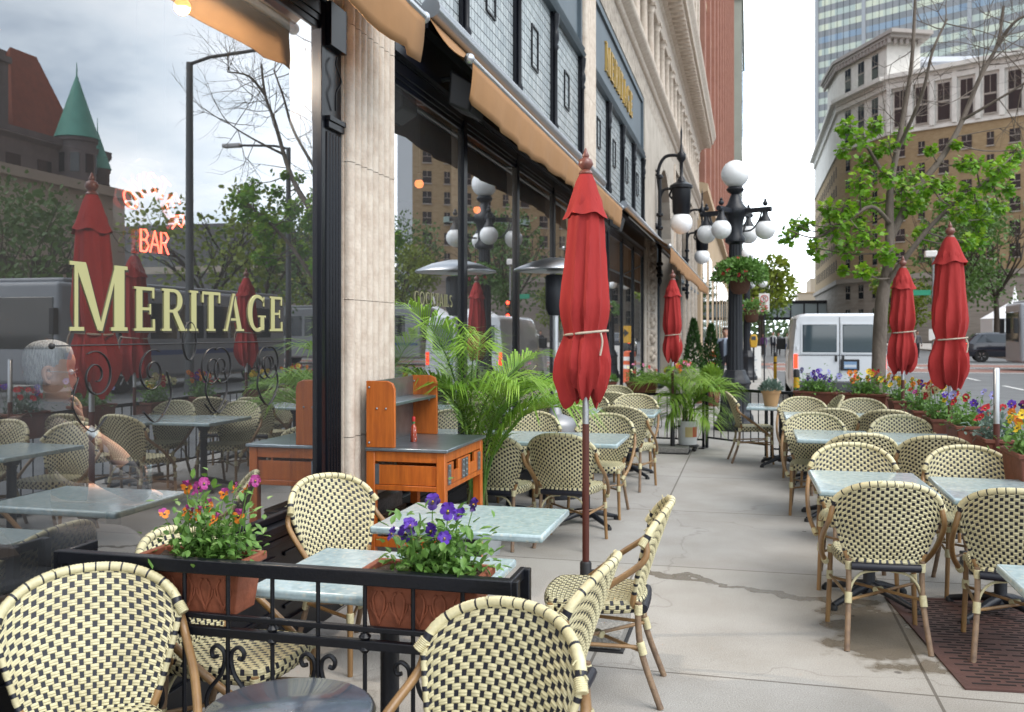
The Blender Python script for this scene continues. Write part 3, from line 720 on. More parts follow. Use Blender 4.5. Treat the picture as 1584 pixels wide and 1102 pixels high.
bays = [(.4, 5.05, []), (6.04, 13.8, [7.86, 9.80, 11.75]), (14.7, 22.2, [16.55, 18.45, 20.3])]
def pane(parent, y0, y1, z0, z1, x=GX):
    mb = MB(); mb.add([(x, y0, z0), (x, y1, z0), (x, y1, z1), (x, y0, z1)], [(0, 1, 2, 3)]); return mb.build('pane', GLASS, parent)
WIN = []
for (y0, y1, mul) in bays:
    cuts = [y0]+mul+[y1]
    for a, b in zip(cuts[:-1], cuts[1:]):
        m = MB(); e = .05
        zs = .66 if y0 < 5 else .5
        m.box(GX-.09, GX+.03, a, a+e, zs, 3.58); m.box(GX-.09, GX+.03, b-e, b, zs, 3.58)
        for dx, w0, w1 in ((.028, 3.50, 3.58), (.02, 3.46, 3.50), (.012, 3.42, 3.46)): m.box(GX-.07, GX+dx, a+e, b-e, w0, w1)
        m.box(GX-.07, GX+.02, a+e, b-e, zs, zs+.035)
        o = m.build('window', BLACKPAINT, B, bev=.004); WIN.append(o)
        pane(o, a+e, b-e, zs+.03, 3.47)
    m = MB()
    zs = .66 if y0 < 5 else .5
    m.box(GX-.1, GX+.05, y0, y1, 0, zs-.10); m.box(GX-.1, GX+.085, y0, y1, zs-.035, zs-.002); m.box(GX-.1, GX+.065, y0, y1, zs-.07, zs-.036); m.box(GX-.1, GX+.075, y0, y1, zs-.099, zs-.071)
    m.box(GX-.1, GX+.07, y0, y1, .0, .14)
    k = y0+.1
    while k < y1-.5:
        m.box(GX+.05, GX+.062, k, min(k+.9, y1-.1), .2, .22); m.box(GX+.05, GX+.062, k, min(k+.9, y1-.1), zs-.18, zs-.16); k += 1.0
    m.build('stall_riser', BLACKPAINT, B, bev=.003)
    m = MB(); m.box(GX-.15, GX+.04, y0, y1, 3.582, 4.12); m.box(GX+.04, GX+.08, y0, y1, 3.60, 3.66); m.box(GX+.04, GX+.07, y0, y1, 3.95, 4.0); m.build('fascia', BLACKPAINT, B)
    # second storey: glass block panels between black colonettes
    cc = cuts if y0 > 5 else [.4, 1.9, 3.4, 5.05]
    for a, b in zip(cc[:-1], cc[1:]):
        m = MB(); m.box(GX-.1, GX-.02, a, b, 4.121, 5.74); o = m.build('glass_block_panel', GBLOCK, B)
        m = MB(); c_ = (a+b)/2
        for q in ((c_-.17, c_-.15, 4.75, 5.25), (c_+.15, c_+.17, 4.75, 5.25), (c_-.15, c_+.15, 4.75, 4.77), (c_-.15, c_+.15, 5.23, 5.25)): m.box(GX-.02, GX+.0, *q)
        m.build('vent_frame', IRON, o)
    for c_ in cc:
        c_ = min(max(c_, y0+.05), y1-.05)
        m = MB(); m.box(GX-.06, GX+.02, c_-.06, c_+.06, 4.122, 5.74)
        m.lathe([(.05, 4.13), (.055, 4.2), (.035, 4.24), (.05, 4.28), (.03, 4.34), (.03, 5.25), (.05, 5.29), (.032, 5.33), (.055, 5.40), (.05, 5.48), (.034, 5.52), (.05, 5.6), (.06, 5.72)], 12, (GX+.035, c_, 0)); m.build('colonette', BLACKPAINT, B)
    m = MB(); m.sweep([(GX-.1, 5.742), (GX+.06, 5.742), (GX+.09, 5.79), (GX+.05, 5.84), (GX+.07, 5.88), (GX+.02, 5.93), (GX-.1, 5.93)], y0, y1); m.build('transom_moulding', SPAN, B)
    m = MB(); m.box(GX-.1, GX-.02, y0, y1, 5.931, 7.18); m.box(GX-.02, GX+.03, y0, y0+.12, 5.932, 7.18); m.box(GX-.02, GX+.03, y1-.12, y1, 5.932, 7.18); m.box(GX-.02, GX+.025, y0+.12, y1-.12, 7.06, 7.18)
    m.build('spandrel', SPAN, B)
# right-hand wall of bay one: black fluted pilaster
m = MB(); m.box(GX-.2, GX+.025, 5.051, 5.279, 0, 3.6); m.box(GX+.025, GX+.05, 5.06, 5.27, 0, .62); m.box(GX+.025, GX+.05, 5.055, 5.275, 2.86, 2.90)
m.box(GX+.025, GX+.06, 5.051, 5.2785, 2.90, 2.93); m.box(GX+.025, GX+.065, 5.055, 5.275, 3.34, 3.6)
for k in range(5): m.tube([(GX+.023, 5.083+k*.041, .63), (GX+.023, 5.083+k*.041, 2.84)], .016, 8)
m.tube(spline([(GX+.05, 5.165, 3.30), (GX+.06, 5.13, 3.24), (GX+.06, 5.20, 3.16), (GX+.055, 5.14, 3.08), (GX+.04, 5.165, 2.98)], 5), .006, 6)
m.build('pilaster', BLACKPAINT, B, bev=.003)
# stone piers
def pier(y0, y1, zt, flutes):
    m = MB(); m.box(GX-.3, GX+.035, y0, y1, .582, zt)
    n = flutes; st = (y1-y0)/n
    zs_ = [.64, 1.02, 1.86, 2.70, 3.54, 4.38, 5.22, 6.06, zt]
    for za, zb in zip(zs_[:-1], zs_[1:]):
        for k in range(n): m.tube([(GX+.05, y0+(k+.5)*st, za), (GX+.05, y0+(k+.5)*st, zb-.004)], st*.43, 12, cap=False)
    m.build('pier', STONE, B)
    m = MB(); m.box(GX-.3, GX+.135, y0-.0, y1+.0, 0, .58); m.build('pier_base', GRANITE, B, bev=.01)
pier(5.281, 6.039, 7.18, 8); pier(13.801, 14.699, 7.18, 8)
# carved stone bay with arched window beyond
m = MB(); m.box(GX-.5, GX+.05, 22.201, 25.4, 0, 7.18); m.box(GX-.5, GX+.05, 30.2, 31.2, 0, 7.18); m.box(GX-.5, GX+.05, 25.4, 30.2, 6.4, 7.18)
for i in range(12):                                                      # arch ring
    a0, a1 = PI*i/12, PI*(i+1)/12; cy_, cz_, r0 = 27.8, 4.0, 2.4
    p = [(GX-.5, cy_-r0*cos(a0), cz_+r0*sin(a0)), (GX-.5, cy_-r0*cos(a1), cz_+r0*sin(a1)), (GX-.5, cy_-r0*cos(a1), 6.4), (GX-.5, cy_-r0*cos(a0), 6.4)]
    m.prism(p, (.545, 0, 0))
m.build('pier', STONE2, B)
m = MB()
for k in range(9): 
    z = .5+k*.42; m.box(GX+.05, GX+.075, 22.7, 24.6, z, z+.38)
    m.lathe([(.13, 0), (.09, .035), (.02, .03)], 8, (0, 0, 0)) if 0 else None
    for j in range(6):
        a = j*PI/3; m.ball((GX+.075, 23.65+.45*cos(a), z+.19+.11*sin(a)), .09, 8, 5)
m.build('carved_panel', CARVED, B)
m = MB(); m.box(GX-.45, GX-.3, 25.4, 30.2, 0, 6.4); o = m.build('arched_window', DARKGLASS, B)
m = MB()
for y in (26.6, 27.8, 29.0): m.box(GX-.3, GX-.22, y-.06, y+.06, 0, 6.3)
m.box(GX-.3, GX-.23, 25.4, 30.2, 3.5, 3.62); m.build('frame', SPAN, o)
# bay four: dark windows between pale posts
for i in range(6):
    y0 = 31.2+i*2.65
    m = MB(); m.box(GX-.1, GX+.0, y0+.18, y0+2.65, .5, 6.9); o = m.build('window', DARKGLASS, B)
    m = MB(); m.box(GX, GX+.04, y0+.18, y0+2.65, 3.5, 3.62); m.box(GX, GX+.035, y0+1.35, y0+1.42, .5, 3.5); m.build('frame', SPAN, o)
    m = MB(); m.box(GX-.2, GX+.10, y0, y0+.18, 0, 7.18); m.build('post', STONE, B)
bx('stall_riser', STONE2, (GX-.2, GX+.05, 31.2, 47.1, 0, .5))
# entablature, loggia and main cornice
m = MB(); m.box(GX-.6, GX+.04, .4, 47.1, 7.181, 7.74); m.build('frieze', CARVED, B)
m = MB(); m.sweep([(GX-.6, 7.741), (GX+.06, 7.741), (GX+.12, 7.80), (GX+.12, 7.86), (GX+.25, 7.93), (GX+.28, 8.0), (GX+.28, 8.05), (GX+.05, 8.10), (GX+.05, 8.34), (GX-.6, 8.34)], .4, 47.1); m.build('string_course', STONE, B)
k = 14.5
while k < 46.8:
    m = MB(); m.box(GX-.17, GX+.13, k-.15, k+.15, 8.341, 8.42); m.lathe([(.13, 8.42), (.12, 8.47), (.115, 8.5), (.098, 9.8), (.12, 9.82), (.11, 9.86), (.15, 9.97)], 14, (GX-.02, k, 0)); m.box(GX-.18, GX+.14, k-.16, k+.16, 9.97, 10.03)
    m.build('column', STONE, B); k += 1.6
m = MB(); m.box(GX-.75, GX-.55, .4, 47.1, 8.341, 10.03); o = m.build('loggia_wall', STONE2, B)
k = 15.3
while k < 46.5:
    m = MB(); m.box(GX-.56, GX-.53, k-.45, k+.45, 8.5, 9.75); m.build('window', DARKGLASS, o); k += 1.6
m = MB(); m.sweep([(GX-.75, 10.031), (GX+.06, 10.031), (GX+.10, 10.12), (GX+.10, 10.5), (GX+.16, 10.55), (GX+.16, 10.62), (GX+.28, 10.66), (GX+.28, 10.80), (GX+.74, 10.86), (GX+.78, 11.05), (GX+.86, 11.12), (GX+.88, 11.3), (GX-.75, 11.36)], .4, 47.1)
y = .5
while y < 47: m.box(GX+.28, GX+.66, y, y+.17, 10.66, 10.855); y += .42
m.build('cornice', STONE, B)
m = MB(); m.box(GX-.9, GX-.15, .4, 46.9, 11.3, 30)
m.build('upper_wall', STONE2, B)
for k in range(20):
    m = MB(); m.box(GX-.15, GX+.08, .6+k*2.42, 1.35+k*2.42, 11.37, 29.5); m.build('pilaster', STONE, B)
    for z in (12.4, 16.4, 20.4, 24.4):
        if k < 5: continue
        m = MB(); m.box(GX-.15, GX-.12, 1.6+k*2.42, 2.77+k*2.42, z, z+2.6); m.build('window', DARKGLASS, B)
# rear mass of the building and the room behind the glass
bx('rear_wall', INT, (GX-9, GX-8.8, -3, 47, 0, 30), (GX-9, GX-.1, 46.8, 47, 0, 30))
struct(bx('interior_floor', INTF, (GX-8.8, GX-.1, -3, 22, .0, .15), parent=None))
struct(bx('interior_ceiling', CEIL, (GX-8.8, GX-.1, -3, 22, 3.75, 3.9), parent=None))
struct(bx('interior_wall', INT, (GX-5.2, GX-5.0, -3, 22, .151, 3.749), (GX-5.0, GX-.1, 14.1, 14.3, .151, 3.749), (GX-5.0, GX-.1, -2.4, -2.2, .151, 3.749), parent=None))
# the wall behind the photographer's left shoulder (closes the shopfront towards the corner)
bx('wall', STONE, (GX-.3, GX+.05, -4, .4, 0, 30))

# window lettering and scrollwork
m = MB(); XL = GX+.0012
lettering(m, 'MERITAGE', XL, 2.952, 1.665, .182, 1.67, first=1.42, gap=.10)
m.build('gilt_lettering', GILT, WIN[0])
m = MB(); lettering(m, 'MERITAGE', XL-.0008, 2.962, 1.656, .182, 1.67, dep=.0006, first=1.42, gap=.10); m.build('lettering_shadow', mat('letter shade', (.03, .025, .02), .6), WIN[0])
INKM = mat('black window scroll', (.012, .012, .014), .5)
m = MB(); X2 = GX+.003
m.tube([(X2, 2.86, 1.61), (X2, 4.66, 1.61)], .003, 6); m.ball((X2, 2.86, 1.61), .012, 8, 6)
def spiral(cy_, cz_, r, turns, a0, sg):
    n = int(26*turns); return [(X2, cy_+sg*r*(1-.82*i/n)*cos(a0+2*PI*turns*i/n), cz_+r*(1-.82*i/n)*sin(a0+2*PI*turns*i/n)) for i in range(n+1)]
for cy_, sg in ((3.45, 1), (3.98, -1), (3.9, 1), (4.45, -1), (4.4, 1), (3.1, -1)):
    m.tube(spiral(cy_, 1.49, .10, 1.6, R(60), sg), .0026, 5)
    m.tube(spline([(X2, cy_+sg*.1, 1.49), (X2, cy_+sg*.13, 1.38), (X2, cy_+sg*.03, 1.28), (X2, cy_-sg*.06, 1.33)], 6), .0026, 5)
m.tube([(X2, 3.72+.05*cos(a), 1.62+.085*sin(a)) for a in [2*PI*i/24 for i in range(24)]], .0035, 5, close=True)
m.build('scroll_ornament', INKM, WIN[0])
m = MB(); lettering(m, 'COCKTAILS', GX+.0012, 6.62, 1.87, .10, .95, gap=.05); m.build('gilt_lettering', mat('faint gilt', (.20, .19, .10), .5), WIN[1])
m = MB(); lettering(m, 'MERITAGE', GX-.019, 16.35, 6.25, .52, 3.95, dep=.035, gap=.18); m.build('gold_sign_letters', GOLD, B)

# oyster bar neon hanging inside the first window
NEON = mat('neon tube', (.6, .05, .02), .3, emit=(1., .10, .06), es=2.6)
t = thing('neon_sign', 'red neon oyster bar sign glowing behind the corner window', 'sign', (GX-.14, 3.64, 2.17))
m = MB(); m.lathe([(.255, -.002), (.26, 0), (.255, .004)], 40); o = m.build('acrylic_disc', bpy.data.materials.new('acrylic'), t); o.rotation_euler = (0, PI/2, 0)
ac = o.data.materials[0]; ac.use_nodes = True; an = ac.node_tree.nodes; an.remove(an['Principled BSDF'])
_t = an.new('ShaderNodeBsdfTransparent'); _t.inputs[0].default_value = (.93, .95, .96, 1); _d = an.new('ShaderNodeBsdfGlossy'); _d.inputs['Roughness'].default_value = .05; _x = an.new('ShaderNodeMixShader'); _x.inputs[0].default_value = .06
ac.node_tree.links.new(_t.outputs[0], _x.inputs[1]); ac.node_tree.links.new(_d.outputs[0], _x.inputs[2]); ac.node_tree.links.new(_x.outputs[0], an['Material Output'].inputs[0])
ST = {'O': [[(.5+.42*cos(a), .5+.5*sin(a)) for a in [2*PI*i/16 for i in range(17)]]], 'Y': [[(.1, 1), (.5, .5), (.9, 1)], [(.5, .5), (.5, 0)]],
 'S': [[(.85, .85), (.6, 1), (.3, .97), (.14, .77), (.4, .54), (.72, .42), (.86, .2), (.6, .02), (.3, .02), (.1, .18)]], 'T': [[(.05, 1), (.95, 1)], [(.5, 1), (.5, 0)]],
 'E': [[(.85, 1), (.15, 1), (.15, 0), (.85, 0)], [(.15, .5), (.7, .5)]], 'R': [[(.15, 0), (.15, 1), (.6, 1), (.85, .78), (.6, .52), (.15, .5)], [(.45, .5), (.88, 0)]],
 'B': [[(.15, 0), (.15, 1), (.6, 1), (.8, .78), (.6, .53), (.15, .53)], [(.6, .53), (.88, .28), (.6, 0), (.15, 0)]], 'A': [[(.05, 0), (.5, 1), (.95, 0)], [(.25, .38), (.75, .38)]]}
def neon(word, place, s):
    mb = MB()
    for i, c in enumerate(word):
        oy, oz, ro = place(i)
        for st in ST[c]:
            pts = []
            for a, b_ in st:
                q = V(((a-.5)*s*.8, (b_-.5)*s)); pts.append((.012, oy+q.x*cos(ro)-q.y*sin(ro), oz+q.x*sin(ro)+q.y*cos(ro)))
            mb.tube(pts, .0048, 6)
    return mb
def pl(i):
    a = R(150)-i*R(28); return (.175*cos(a)*1.05, .175*sin(a)-.03, a-PI/2)
neon('OYSTER', pl, .095).build('neon_word', NEON, t)
neon('BAR', lambda i: (-.062+i*.072, -.11, 0), .095).build('neon_word', NEON, t)
m = MB(); m.tube([(0, -.1, .24), (0, -.1, 1.55)], .0015, 4); m.tube([(0, .1, .24), (0, .1, 1.55)], .0015, 4); m.build('hanging_wire', IRON, t)
for i, (x, y, z) in enumerate(((-2.95, 4.45, 3.41), (-3.1, 8.6, 3.1), (-3.1, 10.6, 3.1))):
    t = thing('pendant_bulb', ('glowing red-orange pendant bulb behind the top of the corner window', 'pendant bulb inside the window behind the palm', 'pendant bulb inside the window left of the red umbrella')[i], 'lamp', (x, y, z), 0, 'pendant bulbs in the dining room')
    m = MB(); m.ball((0, 0, 0), .045, 12, 8); m.build('bulb', mat('bulb', (.8, .3, .1), .3, emit=(1, .22, .06), es=1.2), t)
    m = MB(); m.lathe([(.03, .03), (.03, .09), (.01, .1)], 10); m.tube([(0, 0, .1), (0, 0, 3.75-z)], .004, 5); m.build('flex', IRON, t)
    if i: continue
    pt = bpy.data.lights.new('pendant light', 'POINT'); pt.energy = 170; pt.color = (1, .82, .66); pt.shadow_soft_size = .06; po = bpy.data.objects.new('bulb_light', pt); COL.objects.link(po); po.parent = t; po.location = (0, 0, -.08)
# dining room furniture just behind the glass
t = thing('dining_table', 'dark wooden dining table inside the window in front of the grey-haired man', 'table', (-3.02, 3.98, .151))
m = MB(); m.box(-.36, .36, -.33, .33, .70, .735); m.build('tabletop', mat('dark walnut', (.05, .03, .02), .3), t, bev=.006)
m = MB(); m.lathe([(.22, 0), (.22, .02), (.04, .06), (.035, .7)], 16); m.build('pedestal', IRON, t)
t = thing('drinking_glass', 'clear water glass on the dining table inside the corner window', 'glass', (-2.85, 4.0, .887))
m = MB(); m.lathe([(.028, 0), (.034, .13)], 18); m.lathe([(.026, .002), (.032, .128)], 18); m.build('glass_wall', GLASS, t)

# ================================================================== awnings
AWN = mat('tan awning canvas', (.345, .18, .075), .85, var=.12, vs=3, bump=.12, bs=7)
def awning(label, y0, y1, xo, zo, dark=None, hs=None):
    t = thing('awning', label, 'awning', (0, 0, 0), 0, 'tan retractable awnings over the shopfront')
    xh, zh = GX+.12, 4.02; n = int((y1-y0)/.16)
    m = MB(); m.tube([(xh+.02, y0, zh+.05), (xh+.02, y1, zh+.05)], .075, 14); m.build('housing', mat('awning housing', (.35, .37, .40), .3, metal=.7), t)
    m = MB(); m.box(GX+.04, xh+.0, y0, y1, zh-.10, zh-.03); m.build('wall_bracket', IRON, t)
    K = 8; vs = []
    for i in range(n+1):
        y = y0+(y1-y0)*i/n
        for k in range(K+1):
            q = k/K; vs.append((xh+(xo-xh)*q, y, zh+(zo-zh)*q-.07*sin(PI*q)*(.8+.2*sin(y*3.1))))
    m = MB(); m.add(vs, [(i*(K+1)+k, i*(K+1)+k+1, (i+1)*(K+1)+k+1, (i+1)*(K+1)+k) for i in range(n) for k in range(K)], 0, True)
    o = m.build('canopy', AWN, t); so_ = o.modifiers.new('t', 'SOLIDIFY'); so_.thickness = .004
    vs = []; K = 5
    for i in range(n+1):
        y = y0+(y1-y0)*i/n
        for k in range(K+1):
            q = k/K; wv = .018*sin(y*9+1.5*sin(y*2.3))+.012*sin(y*21+2*sin(y*1.1))
            sag = .035*sin(y*2.1)+.02*sin(y*5)
            vs.append((xo+.015+wv*q-.03*q*q, y, zo-.015-(.30+.03*sin(y*.9))*q+sag*q*.3))
    m = MB(); m.add(vs, [(i*(K+1)+k, (i+1)*(K+1)+k, (i+1)*(K+1)+k+1, i*(K+1)+k+1) for i in range(n) for k in range(K)], 0, True)
    o = m.build('valance', AWN, t); so_ = o.modifiers.new('t', 'SOLIDIFY'); so_.thickness = .004
    m = MB(); m.tube([(xo, y0-.02, zo), (xo, y1+.02, zo)], .03, 10); m.ball((xo, y0-.03, zo), .04, 12, 8); m.ball((xo, y1+.03, zo), .04, 12, 8); m.build('front_bar', SILVER, t)
    k = 0
    for y in (y0+.9, y1-1.2, (y0+y1)/2):
        m = MB(); e = V((xh+(xo-xh)*.5, y+.75*(1 if k != 1 else -1), (zh+zo)/2-.10))
        m.tube([(xh, y, zh-.06), e], .022, 8); m.tube([e, (xo, y+.1, zo-.01)], .02, 8); m.ball(e, .035, 8, 6); m.build('folding_arm', SILVER, t); k += 1
    return t
awning('tan awning over the corner window at the upper left, nearest the camera', .6, 5.55, -1.98, 3.64)
awning('long tan awning above the palm and heater windows, behind the nearest red umbrella', 6.6, 15.0, -1.98, 3.66)
awning('far tan awning stretched furthest out, ending near the lamp post', 17.7, 34.4, -1.43, 3.27)
# heaters / floodlights under the awnings
for i, (y, lb) in enumerate(((7.05, 'black box speaker under the start of the long awning'), (15.6, 'black box speaker hanging between the second and third awnings'))):
    t = thing('wall_speaker', lb, 'speaker', (GX+.16, y, 3.55), 0, 'black speakers under the awnings')
    m = MB(); m.prism([(.02, -.17, -.13), (.18, -.12, -.20), (.24, -.12, .02), (.04, -.17, .14)], (0, .34, 0)); m.build('cabinet', PLASTIC, t, bev=.02)
    m = MB(); m.prism([(.182, -.11, -.195), (.244, -.11, .015), (.255, -.11, .01), (.192, -.11, -.2)], (0, .30, 0)); m.build('grille', mat('speaker grille', (.03, .03, .033), .7), t)
    m = MB(); m.tube([(-.1, .0, .1), (.05, 0, .12), (.10, 0, .05)], .02, 8); m.build('bracket', IRON, t)

# ================================================================== wall lamps
def wall_lamp(y, label):
    t = thing('wall_lamp', label, 'lamp', (GX+.06, y, 0), 0, 'wall bracket lamps with white globes')
    m = MB(); m.tube([(.1, 0, 3.1), (.1, 0, 5.8)], .05, 10)
    for z in (3.15, 3.45, 4.4, 4.75, 5.75): m.lathe([(.05, -.06), (.09, -.03), (.09, .03), (.05, .06)], 10, (.1, 0, z))
    m.lathe([(.001, 2.85), (.06, 2.98), (.05, 3.1)], 10, (.1, 0, 0))
    for z in (3.3, 4.45): m.tube([(-.02, 0, z), (.1, 0, z)], .04, 8); m.ball((-.0, 0, z), .09, 10, 6)
    m.build('wall_post', IRON, t)
    m = MB(); m.tube(spline([(.1, 0, 5.35), (.06, 0, 5.9), (.22, 0, 6.25), (.5, 0, 6.3), (.66, 0, 6.22)], 6), .045, 8)
    m.tube(spline([(.1, 0, 5.2), (.2, 0, 5.4), (.42, 0, 5.42), (.6, 0, 5.38)], 6), .04, 8); m.tube(spline([(.42, 0, 5.41), (.36, 0, 5.25), (.46, 0, 5.15), (.52, 0, 5.24)], 6), .028, 8)
    m.tube(spline([(.07, 0, 5.86), (-.03, 0, 5.93), (-.04, 0, 5.82), (.03, 0, 5.8)], 5), .03, 8); m.build('bracket', IRON, t)
    m = MB(); m.lathe([(.001, 7.1), (.03, 6.9), (.02, 6.6), (.05, 6.4), (.12, 6.32), (.12, 6.2), (.05, 6.1), (.04, 5.75), (.09, 5.68), (.13, 5.6)][::-1], 12, (.66, 0, 0)); m.build('spire', IRON, t)
    m = MB(); m.lathe([(.20, 4.72), (.21, 4.78), (.23, 4.8), (.25, 5.4), (.30, 5.43), (.30, 5.5), (.20, 5.56), (.12, 5.6)], 18, (.66, 0, 0)); m.build('lantern_cap', IRON, t)
    m = MB(); m.ball((.66, 0, 4.52), .29, 22, 14); m.build('globe', GLOBE, t)
wall_lamp(24.9, 'ornate black wall lamp with white globe, the nearer of two on the stone facade')
wall_lamp(36.2, 'farther ornate wall lamp with white globe, partly hidden behind the street lamp arm')

# notice boards by the far door
for i, (y, z, lb) in enumerate(((17.6, 1.05, 'white framed menu board leaning by the shopfront behind the clay planter'),)):
    t = thing('menu_board', lb, 'sign', (GX+.3, y, 0), R(8))
    m = MB(); m.box(-.02, .02, -.33, .33, .28, 1.25); m.build('panel', WHITE, t, bev=.006)
    for yy in (-.36, .33):
        m = MB(); m.box(-.03, .03, yy, yy+.03, 0, 1.28); m.build('frame_post', IRON, t)
# ================================================================== ground
def pavement():
    m = mat('concrete paving', (.45, .43, .40), .8, var=.2, vs=1.7, col2=(.37, .345, .31), bump=.25, bs=120)
    N = m.node_tree.nodes; L = m.node_tree.links; b = bs(m)
    tc = nd(m, 'ShaderNodeTexCoord'); mp = nd(m, 'ShaderNodeMapping'); mp.inputs['Location'].default_value = (.77, 1.68, 0)
    L.new(tc.outputs['Object'], mp.inputs['Vector'])
    # slight waviness of the joints
    br = nd(m, 'ShaderNodeTexBrick', offset=0.); br.inputs['Scale'].default_value = 1
    br.inputs['Brick Width'].default_value = 1.6; br.inputs['Row Height'].default_value = 2.1; br.inputs['Mortar Size'].default_value = .009; br.inputs['Mortar Smooth'].default_value = .3
    br.inputs['Color1'].default_value = (1, 1, 1, 1); br.inputs['Color2'].default_value = (.93, .93, .94, 1); br.inputs['Mortar'].default_value = (.42, .40, .38, 1)
    L.new(mp.outputs[0], br.inputs['Vector'])
    mul = nd(m, 'ShaderNodeMix', data_type='RGBA', blend_type='MULTIPLY'); mul.inputs['Factor'].default_value = 1
    L.new(b.inputs['Base Color'].links[0].from_socket, mul.inputs['A']); L.new(br.outputs['Color'], mul.inputs['B'])
    # fine speckle, gum spots
    n3 = nd(m, 'ShaderNodeTexNoise'); n3.inputs['Scale'].default_value = 160; n3.inputs['Detail'].default_value = 2; L.new(tc.outputs['Object'], n3.inputs['Vector'])
    r3 = nd(m, 'ShaderNodeValToRGB'); r3.color_ramp.elements[0].position = .35; r3.color_ramp.elements[0].color = (.72, .72, .72, 1); r3.color_ramp.elements[1].position = .62; L.new(n3.outputs['Fac'], r3.inputs['Fac'])
    v4 = nd(m, 'ShaderNodeTexVoronoi'); v4.inputs['Scale'].default_value = 1.9; L.new(tc.outputs['Object'], v4.inputs['Vector'])
    r4 = nd(m, 'ShaderNodeValToRGB'); r4.color_ramp.elements[0].position = .028; r4.color_ramp.elements[0].color = (.38, .36, .35, 1); r4.color_ramp.elements[1].position = .042; L.new(v4.outputs['Distance'], r4.inputs['Fac'])
    m2 = nd(m, 'ShaderNodeMix', data_type='RGBA', blend_type='MULTIPLY'); m2.inputs['Factor'].default_value = 1; L.new(r3.outputs[0], m2.inputs['A']); L.new(r4.outputs[0], m2.inputs['B'])
    m3 = nd(m, 'ShaderNodeMix', data_type='RGBA', blend_type='MULTIPLY'); m3.inputs['Factor'].default_value = 1; L.new(mul.outputs['Result'], m3.inputs['A']); L.new(m2.outputs['Result'], m3.inputs['B'])
    vc = nd(m, 'ShaderNodeTexVoronoi', feature='DISTANCE_TO_EDGE'); vc.inputs['Scale'].default_value = .34
    nc = nd(m, 'ShaderNodeTexNoise'); nc.inputs['Scale'].default_value = 2.2; nc.inputs['Detail'].default_value = 6; L.new(tc.outputs['Object'], nc.inputs['Vector'])
    vm = nd(m, 'ShaderNodeVectorMath', operation='MULTIPLY_ADD'); L.new(nc.outputs['Color'], vm.inputs[0]); vm.inputs[1].default_value = (.7, .7, 0); L.new(tc.outputs['Object'], vm.inputs[2]); L.new(vm.outputs[0], vc.inputs['Vector'])
    rcx = nd(m, 'ShaderNodeValToRGB'); rcx.color_ramp.elements[0].position = .0012; rcx.color_ramp.elements[0].color = (.45, .43, .41, 1); rcx.color_ramp.elements[1].position = .0035; L.new(vc.outputs['Distance'], rcx.inputs['Fac'])
    m5 = nd(m, 'ShaderNodeMix', data_type='RGBA', blend_type='MULTIPLY'); m5.inputs['Factor'].default_value = .4; L.new(m3.outputs['Result'], m5.inputs['A']); L.new(rcx.outputs[0], m5.inputs['B']); m3 = m5
    # spilled water: a trail across the aisle and a puddle under the nearest chair
    nz = nd(m, 'ShaderNodeTexNoise'); nz.inputs['Scale'].default_value = 4.5; nz.inputs['Detail'].default_value = 4; L.new(tc.outputs['Object'], nz.inputs['Vector'])
    sp = nd(m, 'ShaderNodeSeparateXYZ'); L.new(tc.outputs['Object'], sp.inputs[0])
    def mm(op, a, b=None, c=None):
        n = nd(m, 'ShaderNodeMath', operation=op)
        for i, q in enumerate((a, b, c)):
            if q is None: continue
            if isinstance(q, (int, float)): n.inputs[i].default_value = q
            else: L.new(q, n.inputs[i])
        return n.outputs[0]
    X, Y, F = sp.outputs['X'], sp.outputs['Y'], nz.outputs['Fac']
    line = mm('ADD', mm('MULTIPLY', X, -.40), 6.26)                      # y = 6.26 - .4x
    dist = mm('ABSOLUTE', mm('ADD', mm('SUBTRACT', Y, line), mm('MULTIPLY', mm('SUBTRACT', F, .5), .55)))
    trail = mm('SMOOTH_MIN', mm('MULTIPLY', mm('LESS_THAN', mm('ABSOLUTE', mm('ADD', X, .12)), .62), 1.), mm('SUBTRACT', 1., mm('MULTIPLY', dist, 16.)), .1)
    ex = mm('DIVIDE', mm('SUBTRACT', X, .70), .33); ey = mm('DIVIDE', mm('SUBTRACT', Y, 5.52), .62)
    pud = mm('SUBTRACT', mm('ADD', 1.0, mm('MULTIPLY', mm('SUBTRACT', F, .5), 2.4)), mm('SQRT', mm('ADD', mm('MULTIPLY', ex, ex), mm('MULTIPLY', ey, ey))))
    wet = nd(m, 'ShaderNodeMapRange'); wet.inputs['From Min'].default_value = -.02; wet.inputs['From Max'].default_value = .22
    L.new(mm('MAXIMUM', trail, pud), wet.inputs['Value'])
    dk = nd(m, 'ShaderNodeMix', data_type='RGBA', blend_type='MULTIPLY'); L.new(mm('MULTIPLY', wet.outputs[0], .75), dk.inputs['Factor']); L.new(m3.outputs['Result'], dk.inputs['A']); dk.inputs['B'].default_value = (.36, .30, .22, 1)
    L.new(dk.outputs['Result'], b.inputs['Base Color'])
    L.new(mm('SUBTRACT', .8, mm('MULTIPLY', wet.outputs[0], .62)), b.inputs['Roughness'])
    return m
PAVE = pavement()
ASPH = mat('asphalt', (.155, .16, .165), .85, var=.25, vs=1.3, bump=.3, bs=60)
KERB = mat('kerb stone', (.40, .38, .35), .8, var=.2, vs=3, bump=.2, bs=40)
PAINT = mat('road paint', (.72, .72, .70), .7, var=.15, vs=12)
BRICKX = mat('red brick crossing', (.30, .16, .13), .85, var=.3, vs=5)
EARTH = mat('distant ground', (.15, .155, .13), .9, var=.3, vs=.05)
def sheet(name, m, pts, z, kind='structure'):
    mb = MB(); mb.add([(x, y, z) for x, y in pts], [list(range(len(pts)))]); return struct(mb.build(name, m), kind)
sheet('ground', EARTH, [(-900, -300), (900, -300), (900, 1500), (-900, 1500)], -.16)
